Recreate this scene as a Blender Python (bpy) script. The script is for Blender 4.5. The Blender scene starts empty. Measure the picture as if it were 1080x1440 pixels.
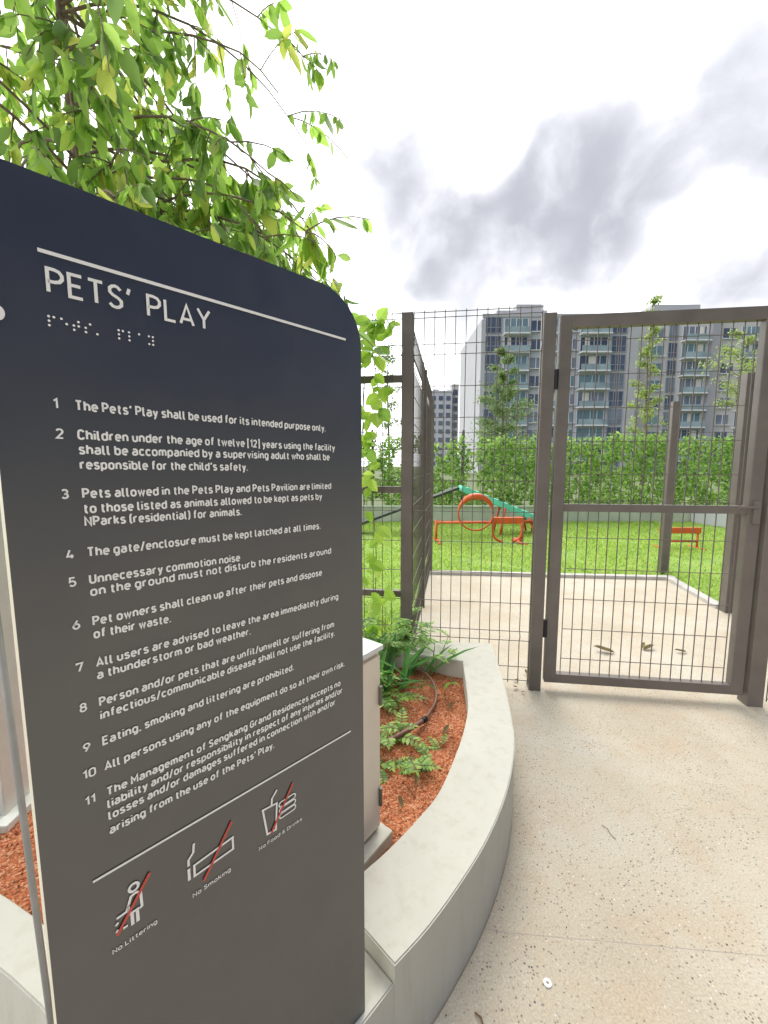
import bpy, bmesh, math, random
from mathutils import Vector, Matrix, noise as mnoise

random.seed(11)
scene = bpy.context.scene
COL = scene.collection
R = math.radians
V = Vector

# ------------------------------------------------------------------ camera
FPX, CAMH = 580.0, 1.4
PITCH = math.atan(65 / FPX)
cam_d = bpy.data.cameras.new('camera')
cam = bpy.data.objects.new('camera', cam_d)
COL.objects.link(cam)
cam_d.sensor_fit = 'HORIZONTAL'
cam_d.sensor_width = 36.0
cam_d.lens = 36.0 * FPX / 1080.0
cam_d.clip_start = 0.02
cam_d.clip_end = 3000
cam.location = (0, 0, CAMH)
cam.rotation_euler = (math.pi / 2 - PITCH, 0, 0)
scene.camera = cam

# ------------------------------------------------------------------ light
SUN_EL, SUN_AZ = R(52), R(12)          # azimuth measured from +Y towards +X
SKY_STRENGTH = 0.12
EXPOSURE = 1.06
CLOUD_GREY = (2.25, 2.30, 2.62)
scene.view_settings.view_transform = 'Standard'
scene.view_settings.look = 'None'
scene.view_settings.exposure = EXPOSURE
scene.view_settings.gamma = 1.0
scene.render.engine = 'CYCLES'
scene.cycles.max_bounces = 8
scene.cycles.transparent_max_bounces = 12

sun_d = bpy.data.lights.new('sun', 'SUN')
sun_d.energy = 1.3
sun_d.angle = R(28)
sun_d.color = (1.0, 0.95, 0.87)
sun = bpy.data.objects.new('sun', sun_d)
COL.objects.link(sun)
sd = V((math.sin(SUN_AZ) * math.cos(SUN_EL), math.cos(SUN_AZ) * math.cos(SUN_EL), math.sin(SUN_EL)))
sun.rotation_euler = sd.to_track_quat('Z', 'Y').to_euler()


def ray(u, v):
    x = (u - 540) / FPX
    y = -(v - 720) / FPX
    c, s = math.cos(PITCH), math.sin(PITCH)
    return V((x, c + y * s, -s + y * c))


def onz(u, v, z=0.0):
    r = ray(u, v)
    return V((0, 0, CAMH)) + r * ((z - CAMH) / r.z)


def ony(u, v, y):
    r = ray(u, v)
    return V((0, 0, CAMH)) + r * (y / r.y)


# ------------------------------------------------------------------ world
world = bpy.data.worlds.new('World')
scene.world = world
world.use_nodes = True
nt = world.node_tree
nt.nodes.clear()
N = nt.nodes.new
L = nt.links.new


def wmath(op, a, b=None, clamp=False):
    n = N('ShaderNodeMath')
    n.operation = op
    n.use_clamp = clamp
    for i, x in enumerate((a, b)):
        if x is None:
            continue
        if isinstance(x, (int, float)):
            n.inputs[i].default_value = x
        else:
            L(x, n.inputs[i])
    return n.outputs[0]


def wsmooth(val, lo, hi, a=0.0, b=1.0):
    n = N('ShaderNodeMapRange')
    n.interpolation_type = 'SMOOTHSTEP'
    n.inputs['From Min'].default_value = lo
    n.inputs['From Max'].default_value = hi
    n.inputs['To Min'].default_value = a
    n.inputs['To Max'].default_value = b
    L(val, n.inputs['Value'])
    return n.outputs['Result']


out = N('ShaderNodeOutputWorld')
bg = N('ShaderNodeBackground')
bg.inputs['Strength'].default_value = SKY_STRENGTH
L(bg.outputs[0], out.inputs[0])
sky = N('ShaderNodeTexSky')
sky.sky_type = 'NISHITA'
sky.sun_disc = False
sky.sun_elevation = SUN_EL
sky.sun_rotation = SUN_AZ
tc = N('ShaderNodeTexCoord')
nz = N('ShaderNodeTexNoise')
nz.inputs['Scale'].default_value = 4.2
nz.inputs['Detail'].default_value = 7
nz.inputs['Roughness'].default_value = 0.46
L(tc.outputs['Generated'], nz.inputs['Vector'])
# distorted direction
vs = N('ShaderNodeVectorMath'); vs.operation = 'SUBTRACT'
L(nz.outputs['Color'], vs.inputs[0]); vs.inputs[1].default_value = (0.5, 0.5, 0.5)
vm = N('ShaderNodeVectorMath'); vm.operation = 'SCALE'
L(vs.outputs[0], vm.inputs[0]); vm.inputs['Scale'].default_value = 0.20
va = N('ShaderNodeVectorMath'); va.operation = 'ADD'
L(tc.outputs['Generated'], va.inputs[0]); L(vm.outputs[0], va.inputs[1])
sep = N('ShaderNodeSeparateXYZ')
L(tc.outputs['Generated'], sep.inputs[0])


def blob(u, v, rpx, soft=0.68, warp=True):
    d = ray(u, v)
    k = d.length
    d.normalize()
    n = N('ShaderNodeVectorMath'); n.operation = 'DISTANCE'
    L((va if warp else tc).outputs[0 if warp else 'Generated'], n.inputs[0])
    n.inputs[1].default_value = d
    r = rpx / FPX / k
    return wsmooth(n.outputs['Value'], r * (1 - soft), r * (1 + soft), 1.0, 0.0)


mask = None
for (u, v, r, w) in [(690, 310, 135, 1), (600, 280, 105, 1), (810, 310, 125, 1), (585, 200, 80, .8), (700, 165, 70, .65),
                     (870, 265, 100, .9), (640, 240, 80, .6), (765, 225, 80, .75), (940, 225, 98, .85), (1020, 180, 105, .95),
                     (1075, 120, 110, .9), (1120, 200, 115, 1), (1050, 380, 72, .8), (1125, 365, 90, .85), (640, 345, 90, .9), (740, 345, 90, .95), (1000, 20, 60, .35)]:
    b = wmath('MULTIPLY', blob(u, v, r), w)
    mask = b if mask is None else wmath('MAXIMUM', mask, b)
hole = blob(672, 214, 44, 0.9)
mask = wmath('MULTIPLY', mask, wmath('SUBTRACT', 1.0, wmath('MULTIPLY', hole, 0.95)))
# thin mottling inside the grey cloud
nz3 = N('ShaderNodeTexNoise')
nz3.inputs['Scale'].default_value = 9.0
nz3.inputs['Detail'].default_value = 6
nz3.inputs['Roughness'].default_value = 0.5
L(va.outputs[0], nz3.inputs['Vector'])
mott = wmath('MULTIPLY', wsmooth(nz.outputs['Fac'], 0.30, 0.66, 0.66, 1.0), wsmooth(nz3.outputs['Fac'], 0.28, 0.62, 0.72, 1.0))
mask = wmath('MULTIPLY', mask, mott, True)
# ahead: bright overcast with one grey cloud; unseen dark blue sky added right and behind to darken the sign's reflection
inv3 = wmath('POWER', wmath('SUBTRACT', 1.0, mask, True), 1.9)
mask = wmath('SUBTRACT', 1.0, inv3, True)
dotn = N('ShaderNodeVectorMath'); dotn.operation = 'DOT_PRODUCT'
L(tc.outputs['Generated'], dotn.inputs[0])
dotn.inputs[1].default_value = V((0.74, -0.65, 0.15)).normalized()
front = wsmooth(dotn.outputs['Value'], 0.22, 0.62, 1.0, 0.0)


def wmix(f, a, b):
    n = N('ShaderNodeMix'); n.data_type = 'RGBA'
    L(f, n.inputs['Factor'])
    for k, x in (('A', a), ('B', b)):
        if isinstance(x, tuple):
            n.inputs[k].default_value = (*x, 1)
        else:
            L(x, n.inputs[k])
    return n.outputs['Result']


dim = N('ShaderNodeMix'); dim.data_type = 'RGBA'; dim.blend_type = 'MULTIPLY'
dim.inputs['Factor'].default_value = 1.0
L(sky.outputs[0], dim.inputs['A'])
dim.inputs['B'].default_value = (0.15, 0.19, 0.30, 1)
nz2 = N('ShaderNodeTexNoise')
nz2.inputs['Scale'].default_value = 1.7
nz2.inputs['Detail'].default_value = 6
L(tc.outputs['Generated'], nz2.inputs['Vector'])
added_dark_sky = wmix(wsmooth(nz2.outputs['Fac'], 0.40, 0.65, 0.0, 0.35), dim.outputs['Result'], (0.45, 0.52, 0.85))  # made-up dark sky, out of view, for the sign panel to mirror
bright = wmix(mask, (10.4, 10.5, 10.7), CLOUD_GREY)
L(wmix(front, added_dark_sky, bright), bg.inputs['Color'])


# ------------------------------------------------------------------ materials
def new_mat(name):
    m = bpy.data.materials.new(name)
    m.use_nodes = True
    t = m.node_tree
    b = t.nodes['Principled BSDF']
    return m, t, b


def ramp(t, fac, stops):
    r = t.nodes.new('ShaderNodeValToRGB')
    e = r.color_ramp.elements
    while len(e) < len(stops):
        e.new(0.5)
    for el, (p, c) in zip(e, stops):
        el.position = p
        el.color = (*c, 1)
    t.links.new(fac, r.inputs[0])
    return r.outputs[0]


def tnoise(t, scale, detail=5, rough=0.55, vec=None):
    n = t.nodes.new('ShaderNodeTexNoise')
    n.inputs['Scale'].default_value = scale
    n.inputs['Detail'].default_value = detail
    n.inputs['Roughness'].default_value = rough
    if vec is None:
        tcn = t.nodes.new('ShaderNodeTexCoord')
        vec = tcn.outputs['Object']
    t.links.new(vec, n.inputs['Vector'])
    return n.outputs['Fac']


def bump(t, b, height, strength=0.3, dist=0.01):
    n = t.nodes.new('ShaderNodeBump')
    n.inputs['Strength'].default_value = strength
    n.inputs['Distance'].default_value = dist
    t.links.new(height, n.inputs['Height'])
    t.links.new(n.outputs[0], b.inputs['Normal'])


def plain(name, col, rough=0.55, metal=0.0, var=0.12, scale=12, bmp=0.0, bscale=60, spec=0.5):
    m, t, b = new_mat(name)
    c0 = tuple(x * (1 - var) for x in col)
    c1 = tuple(min(1, x * (1 + var)) for x in col)
    t.links.new(ramp(t, tnoise(t, scale), [(0.3, c0), (0.7, c1)]), b.inputs['Base Color'])
    b.inputs['Roughness'].default_value = rough
    b.inputs['Metallic'].default_value = metal
    b.inputs['Specular IOR Level'].default_value = spec
    if bmp:
        bump(t, b, tnoise(t, bscale, 4), bmp, 0.004)
    return m


def leaf_mat(name, cols, trans=0.45, rough=0.45, spec=0.35):
    m, t, b = new_mat(name)
    g = t.nodes.new('ShaderNodeNewGeometry')
    n = len(cols)
    c = ramp(t, g.outputs['Random Per Island'], [((i + 0.5) / n, cc) for i, cc in enumerate(cols)])
    t.links.new(c, b.inputs['Base Color'])
    b.inputs['Roughness'].default_value = rough
    b.inputs['Specular IOR Level'].default_value = spec
    tr = t.nodes.new('ShaderNodeBsdfTranslucent')
    hs = t.nodes.new('ShaderNodeHueSaturation')
    hs.inputs['Hue'].default_value = 0.485
    hs.inputs['Saturation'].default_value = 0.98
    hs.inputs['Value'].default_value = 1.9
    t.links.new(c, hs.inputs['Color'])
    t.links.new(hs.outputs[0], tr.inputs['Color'])
    mx = t.nodes.new('ShaderNodeMixShader')
    mx.inputs[0].default_value = trans
    t.links.new(b.outputs[0], mx.inputs[1])
    t.links.new(tr.outputs[0], mx.inputs[2])
    t.links.new(mx.outputs[0], t.nodes['Material Output'].inputs['Surface'])
    return m


def glass_mat(name, col, rough=0.08):
    m, t, b = new_mat(name)
    c0 = tuple(x * 0.7 for x in col)
    t.links.new(ramp(t, tnoise(t, 0.35, 2), [(0.35, c0), (0.65, col)]), b.inputs['Base Color'])
    b.inputs['Roughness'].default_value = rough
    b.inputs['Specular IOR Level'].default_value = 0.7
    return m


def paving_mat():
    m, t, b = new_mat('pebble_wash_concrete')
    tcn = t.nodes.new('ShaderNodeTexCoord')
    o = tcn.outputs['Object']
    base = ramp(t, tnoise(t, 1.6, 6, 0.6, o), [(0.30, (0.42, 0.36, 0.27)), (0.52, (0.48, 0.43, 0.335)), (0.70, (0.51, 0.475, 0.40))])
    stain = tnoise(t, 5.0, 4, 0.6, o)
    mx0 = t.nodes.new('ShaderNodeMix'); mx0.data_type = 'RGBA'
    t.links.new(ramp(t, stain, [(0.50, (0, 0, 0)), (0.72, (0.55, 0.55, 0.55))]), mx0.inputs['Factor'])
    t.links.new(base, mx0.inputs['A'])
    mx0.inputs['B'].default_value = (0.45, 0.345, 0.235, 1)
    fine = ramp(t, tnoise(t, 160, 3, 0.6, o), [(0.3, (0.80, 0.79, 0.78)), (0.7, (1.1, 1.1, 1.1))])
    mul = t.nodes.new('ShaderNodeMix'); mul.data_type = 'RGBA'; mul.blend_type = 'MULTIPLY'
    mul.inputs['Factor'].default_value = 1
    t.links.new(mx0.outputs['Result'], mul.inputs['A'])
    t.links.new(fine, mul.inputs['B'])
    cur = mul.outputs['Result']
    # small dark and pale stones set in the face
    hts = None
    for sc, keep, sz, cols in ((92, 0.86, 0.20, [(0.15, 0.14, 0.14), (0.24, 0.21, 0.18), (0.28, 0.29, 0.30)]),
                               (120, 0.72, 0.30, [(0.10, 0.09, 0.08), (0.24, 0.20, 0.16), (0.62, 0.58, 0.52)]),
                               (58, 0.945, 0.14, [(0.10, 0.10, 0.11), (0.18, 0.16, 0.14), (0.24, 0.24, 0.26)])):
        vo = t.nodes.new('ShaderNodeTexVoronoi')
        vo.inputs['Scale'].default_value = sc
        vo.inputs['Randomness'].default_value = 1.0
        t.links.new(o, vo.inputs['Vector'])
        sp = t.nodes.new('ShaderNodeSeparateColor')
        t.links.new(vo.outputs['Color'], sp.inputs[0])
        gt = t.nodes.new('ShaderNodeMath'); gt.operation = 'GREATER_THAN'
        t.links.new(sp.outputs[0], gt.inputs[0]); gt.inputs[1].default_value = keep
        mr = t.nodes.new('ShaderNodeMapRange')
        t.links.new(vo.outputs['Distance'], mr.inputs['Value'])
        mr.inputs['From Min'].default_value = sz; mr.inputs['From Max'].default_value = sz + 0.08
        mr.inputs['To Min'].default_value = 1; mr.inputs['To Max'].default_value = 0
        ml = t.nodes.new('ShaderNodeMath'); ml.operation = 'MULTIPLY'
        t.links.new(gt.outputs[0], ml.inputs[0]); t.links.new(mr.outputs[0], ml.inputs[1])
        dn = t.nodes.new('ShaderNodeMath'); dn.operation = 'MULTIPLY'
        t.links.new(ml.outputs[0], dn.inputs[0]); t.links.new(ramp(t, tnoise(t, 2.7 + sc * .01, 4, 0.6, o), [(0.35, (.25, .25, .25)), (0.62, (1, 1, 1))]), dn.inputs[1]); ml = dn
        mx = t.nodes.new('ShaderNodeMix'); mx.data_type = 'RGBA'
        t.links.new(ml.outputs[0], mx.inputs['Factor'])
        t.links.new(cur, mx.inputs['A'])
        t.links.new(ramp(t, sp.outputs[1], [(0.2, cols[0]), (0.55, cols[1]), (0.9, cols[2])]), mx.inputs['B'])
        cur = mx.outputs['Result']
    t.links.new(cur, b.inputs['Base Color'])
    b.inputs['Roughness'].default_value = 0.8
    b.inputs['Specular IOR Level'].default_value = 0.3
    bump(t, b, tnoise(t, 140, 4, 0.6, o), 0.35, 0.003)
    return m


def soil_mat():
    m, t, b = new_mat('laterite_soil')
    tcn = t.nodes.new('ShaderNodeTexCoord')
    o = tcn.outputs['Object']
    vo = t.nodes.new('ShaderNodeTexVoronoi')
    vo.inputs['Scale'].default_value = 165
    t.links.new(o, vo.inputs['Vector'])
    sp = t.nodes.new('ShaderNodeSeparateColor')
    t.links.new(vo.outputs['Color'], sp.inputs[0])
    c = ramp(t, sp.outputs[0], [(0.0, (0.23, 0.066, 0.030)), (0.35, (0.42, 0.135, 0.058)), (0.7, (0.53, 0.19, 0.088)), (0.97, (0.58, 0.33, 0.20))])
    patch = ramp(t, tnoise(t, 7, 4, 0.6, o), [(0.35, (0.62, 0.55, 0.5)), (0.6, (1, 1, 1))])
    mul = t.nodes.new('ShaderNodeMix'); mul.data_type = 'RGBA'; mul.blend_type = 'MULTIPLY'
    mul.inputs['Factor'].default_value = 1
    t.links.new(c, mul.inputs['A']); t.links.new(patch, mul.inputs['B'])
    t.links.new(mul.outputs['Result'], b.inputs['Base Color'])
    b.inputs['Roughness'].default_value = 0.95
    b.inputs['Specular IOR Level'].default_value = 0.2
    inv = t.nodes.new('ShaderNodeMath'); inv.operation = 'SUBTRACT'
    inv.inputs[0].default_value = 1.0
    t.links.new(vo.outputs['Distance'], inv.inputs[1])
    bump(t, b, inv.outputs[0], 0.9, 0.006)
    return m


def wall_paint_mat():
    m, t, b = new_mat('planter_wall_paint')
    tcn = t.nodes.new('ShaderNodeTexCoord')
    o = tcn.outputs['Object']
    c = ramp(t, tnoise(t, 3.0, 6, 0.6, o), [(0.3, (0.445, 0.432, 0.368)), (0.7, (0.50, 0.488, 0.42))])
    # rain streaks and dirt
    mp = t.nodes.new('ShaderNodeMapping'); mp.inputs['Scale'].default_value = (22, 22, 3)
    t.links.new(o, mp.inputs[0])
    st = ramp(t, tnoise(t, 1.0, 4, 0.6, mp.outputs[0]), [(0.30, (0.80, 0.77, 0.70)), (0.5, (1, 1, 1))])
    sp = ramp(t, tnoise(t, 48, 3, 0.5, o), [(0.24, (0.72, 0.69, 0.62)), (0.32, (1, 1, 1))])
    m1 = t.nodes.new('ShaderNodeMix'); m1.data_type = 'RGBA'; m1.blend_type = 'MULTIPLY'; m1.inputs['Factor'].default_value = 0.45
    t.links.new(c, m1.inputs['A']); t.links.new(st, m1.inputs['B'])
    m2 = t.nodes.new('ShaderNodeMix'); m2.data_type = 'RGBA'; m2.blend_type = 'MULTIPLY'; m2.inputs['Factor'].default_value = 0.3
    t.links.new(m1.outputs['Result'], m2.inputs['A']); t.links.new(sp, m2.inputs['B'])
    # brown splash line close to the paving
    sx = t.nodes.new('ShaderNodeSeparateXYZ'); t.links.new(o, sx.inputs[0])
    hn = t.nodes.new('ShaderNodeMath'); hn.operation = 'MULTIPLY_ADD'
    t.links.new(tnoise(t, 14, 4, 0.6, o), hn.inputs[0]); hn.inputs[1].default_value = -0.02; t.links.new(sx.outputs[2], hn.inputs[2])
    mr = t.nodes.new('ShaderNodeMapRange'); t.links.new(hn.outputs[0], mr.inputs['Value'])
    mr.inputs['From Min'].default_value = -0.010; mr.inputs['From Max'].default_value = 0.008
    mr.inputs['To Min'].default_value = 0.75; mr.inputs['To Max'].default_value = 0
    m3 = t.nodes.new('ShaderNodeMix'); m3.data_type = 'RGBA'
    t.links.new(mr.outputs[0], m3.inputs['Factor']); t.links.new(m2.outputs['Result'], m3.inputs['A'])
    m3.inputs['B'].default_value = (0.30, 0.20, 0.10, 1)
    t.links.new(m3.outputs['Result'], b.inputs['Base Color'])
    b.inputs['Roughness'].default_value = 0.75
    bump(t, b, tnoise(t, 70, 4, 0.6, o), 0.12, 0.003)
    return m


def sign_panel_mat():
    m, t, b = new_mat('sign_panel_coating')
    tcn = t.nodes.new('ShaderNodeTexCoord')
    o = tcn.outputs['Object']
    c = ramp(t, tnoise(t, 2.5, 5, 0.6, o), [(0.3, (0.010, 0.012, 0.020)), (0.7, (0.014, 0.016, 0.025))])
    t.links.new(c, b.inputs['Base Color'])
    b.inputs['IOR'].default_value = 2.05
    r = ramp(t, tnoise(t, 9, 6, 0.65, o), [(0.3, (0.36, 0.36, 0.36)), (0.7, (0.46, 0.46, 0.46))])
    t.links.new(r, b.inputs['Roughness'])
    b.inputs['Specular IOR Level'].default_value = 0.5
    bump(t, b, tnoise(t, 900, 2, 0.5, o), 0.04, 0.0004)
    return m


def lawn_mat():
    m, t, b = new_mat('lawn_soil_and_turf')
    tcn = t.nodes.new('ShaderNodeTexCoord')
    o = tcn.outputs['Object']
    c = ramp(t, tnoise(t, 2.2, 6, 0.65, o), [(0.3, (0.17, 0.24, 0.05)), (0.45, (0.17, 0.30, 0.04)), (0.6, (0.22, 0.34, 0.05)), (0.75, (0.30, 0.33, 0.10))])
    t.links.new(c, b.inputs['Base Color'])
    b.inputs['Roughness'].default_value = 0.9
    bump(t, b, tnoise(t, 60, 4, 0.6, o), 0.5, 0.02)
    return m


M = {}
M['paving'] = paving_mat()
M['soil'] = soil_mat()
M['planter'] = wall_paint_mat()
M['sign'] = sign_panel_mat()
M['lawn'] = lawn_mat()
M['ground'] = plain('far_ground_earth', (0.10, 0.13, 0.05), 0.95, scale=0.4, var=0.25)
M['sign_edge'] = plain('sign_edge_cream', (0.62, 0.58, 0.46), 0.45)
M['letter'] = plain('sign_lettering_white', (0.90, 0.89, 0.85), 0.5, var=0.04)
M['slash'] = plain('sign_slash_red', (0.62, 0.075, 0.045), 0.5, var=0.05)
M['brown_metal'] = plain('fence_brown_metal', (0.135, 0.116, 0.100), 0.42, 0.1, var=0.14, scale=6, bmp=0.05, bscale=120)
M['wire'] = plain('fence_wire_coating', (0.125, 0.106, 0.092), 0.45, 0.1, var=0.1, scale=8)
M['black'] = plain('black_hinge_metal', (0.015, 0.015, 0.017), 0.4, 0.4)
M['steel'] = plain('grey_rod_metal', (0.30, 0.31, 0.34), 0.4, 0.6, scale=20)
M['kerb'] = plain('kerb_concrete', (0.44, 0.42, 0.38), 0.85, var=0.18, scale=6, bmp=0.2)
M['low_wall'] = plain('boundary_wall_plaster', (0.42, 0.46, 0.35), 0.85, var=0.16, scale=2.5, bmp=0.1)
M['cabinet'] = plain('cabinet_cream_paint', (0.76, 0.66, 0.53), 0.5, var=0.06, scale=4)
M['cabinet_top'] = plain('cabinet_roof_paint', (0.70, 0.70, 0.68), 0.45, var=0.05)
M['post_pale'] = plain('pale_post_paint', (0.62, 0.63, 0.58), 0.5, var=0.06)
M['hose'] = plain('brown_pipe_plastic', (0.17, 0.075, 0.05), 0.5, var=0.2, scale=18)
M['bark'] = plain('tree_bark', (0.20, 0.15, 0.115), 0.9, var=0.35, scale=25, bmp=0.5, bscale=45)
M['stem'] = plain('green_brown_stem', (0.14, 0.15, 0.06), 0.7, var=0.25, scale=20)
M['leaf_tree'] = leaf_mat('tree_leaf', [(0.12, 0.22, 0.05), (0.18, 0.33, 0.055), (0.24, 0.43, 0.07), (0.29, 0.47, 0.10), (0.11, 0.20, 0.06), (0.16, 0.30, 0.05), (0.21, 0.39, 0.06), (0.34, 0.40, 0.08)], 0.62)
M['leaf_vine'] = leaf_mat('vine_leaf', [(0.20, 0.37, 0.04), (0.27, 0.45, 0.05), (0.32, 0.48, 0.08), (0.17, 0.33, 0.05)], 0.5)
M['leaf_fern'] = leaf_mat('shrub_leaf', [(0.12, 0.27, 0.05), (0.19, 0.38, 0.07), (0.27, 0.48, 0.09), (0.36, 0.54, 0.16), (0.11, 0.22, 0.08)], 0.45)
M['leaf_dark'] = leaf_mat('strap_leaf', [(0.04, 0.14, 0.025), (0.07, 0.22, 0.035), (0.12, 0.30, 0.05)], 0.35)
M['leaf_hedge'] = leaf_mat('hedge_leaf', [(0.08, 0.17, 0.035), (0.17, 0.34, 0.055), (0.25, 0.43, 0.07), (0.34, 0.52, 0.13), (0.11, 0.23, 0.05), (0.27, 0.38, 0.10)], 0.4)
M['leaf_far'] = leaf_mat('far_tree_leaf', [(0.10, 0.18, 0.06), (0.15, 0.24, 0.07), (0.21, 0.30, 0.09), (0.12, 0.19, 0.08)], 0.4)
M['leaf_far_pale'] = leaf_mat('far_tree_pale_leaf', [(0.18, 0.26, 0.07), (0.25, 0.34, 0.09), (0.32, 0.40, 0.12), (0.15, 0.22, 0.08)], 0.45)
M['grass'] = leaf_mat('grass_blade', [(0.17, 0.30, 0.04), (0.24, 0.39, 0.055), (0.31, 0.45, 0.075), (0.38, 0.46, 0.12)], 0.4, 0.5)
M['dead_leaf'] = leaf_mat('fallen_leaf', [(0.16, 0.14, 0.05), (0.13, 0.10, 0.045), (0.2, 0.17, 0.06)], 0.15, 0.7)
M['twig'] = plain('twig_bark', (0.14, 0.085, 0.05), 0.9, var=0.3, scale=30)
M['orange'] = plain('orange_tube_plastic', (0.62, 0.10, 0.02), 0.4, var=0.12)
M['green_ramp'] = plain('green_ramp_board', (0.13, 0.60, 0.42), 0.5, var=0.15, scale=5)
M['dark_ramp'] = plain('dark_ramp_board', (0.03, 0.045, 0.03), 0.6)
M['washer'] = plain('white_washer', (0.75, 0.75, 0.73), 0.4, var=0.05)
M['bwall'] = plain('building_grey_render', (0.45, 0.455, 0.50), 0.85, var=0.05, scale=0.3)
M['bwall_pale'] = plain('building_pale_render', (0.43, 0.43, 0.455), 0.85, var=0.05, scale=0.3)
M['bwall_dark'] = plain('building_dark_grey_render', (0.34, 0.34, 0.37), 0.8, var=0.06, scale=0.3)
M['bwall_beige'] = plain('building_beige_render', (0.50, 0.485, 0.49), 0.85, var=0.05, scale=0.3)
M['slab'] = plain('balcony_slab_white', (0.70, 0.70, 0.72), 0.8, var=0.04, scale=0.4)
M['pane_dark'] = glass_mat('window_pane_navy', (0.10, 0.12, 0.175))
M['pane_mid'] = glass_mat('window_pane_grey', (0.22, 0.25, 0.30))
M['curtain'] = plain('window_curtain', (0.66, 0.64, 0.60), 0.9, scale=1.0)
M['laundry'] = plain('laundry_cloth', (0.45, 0.22, 0.20), 0.9, scale=1.0)
M['pane_teal'] = glass_mat('window_pane_teal', (0.19, 0.29, 0.33))
M['rail_glass'] = glass_mat('balcony_glass_teal', (0.33, 0.42, 0.45))
M['frame'] = plain('window_frame_grey', (0.30, 0.31, 0.34), 0.6, var=0.05)


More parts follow.
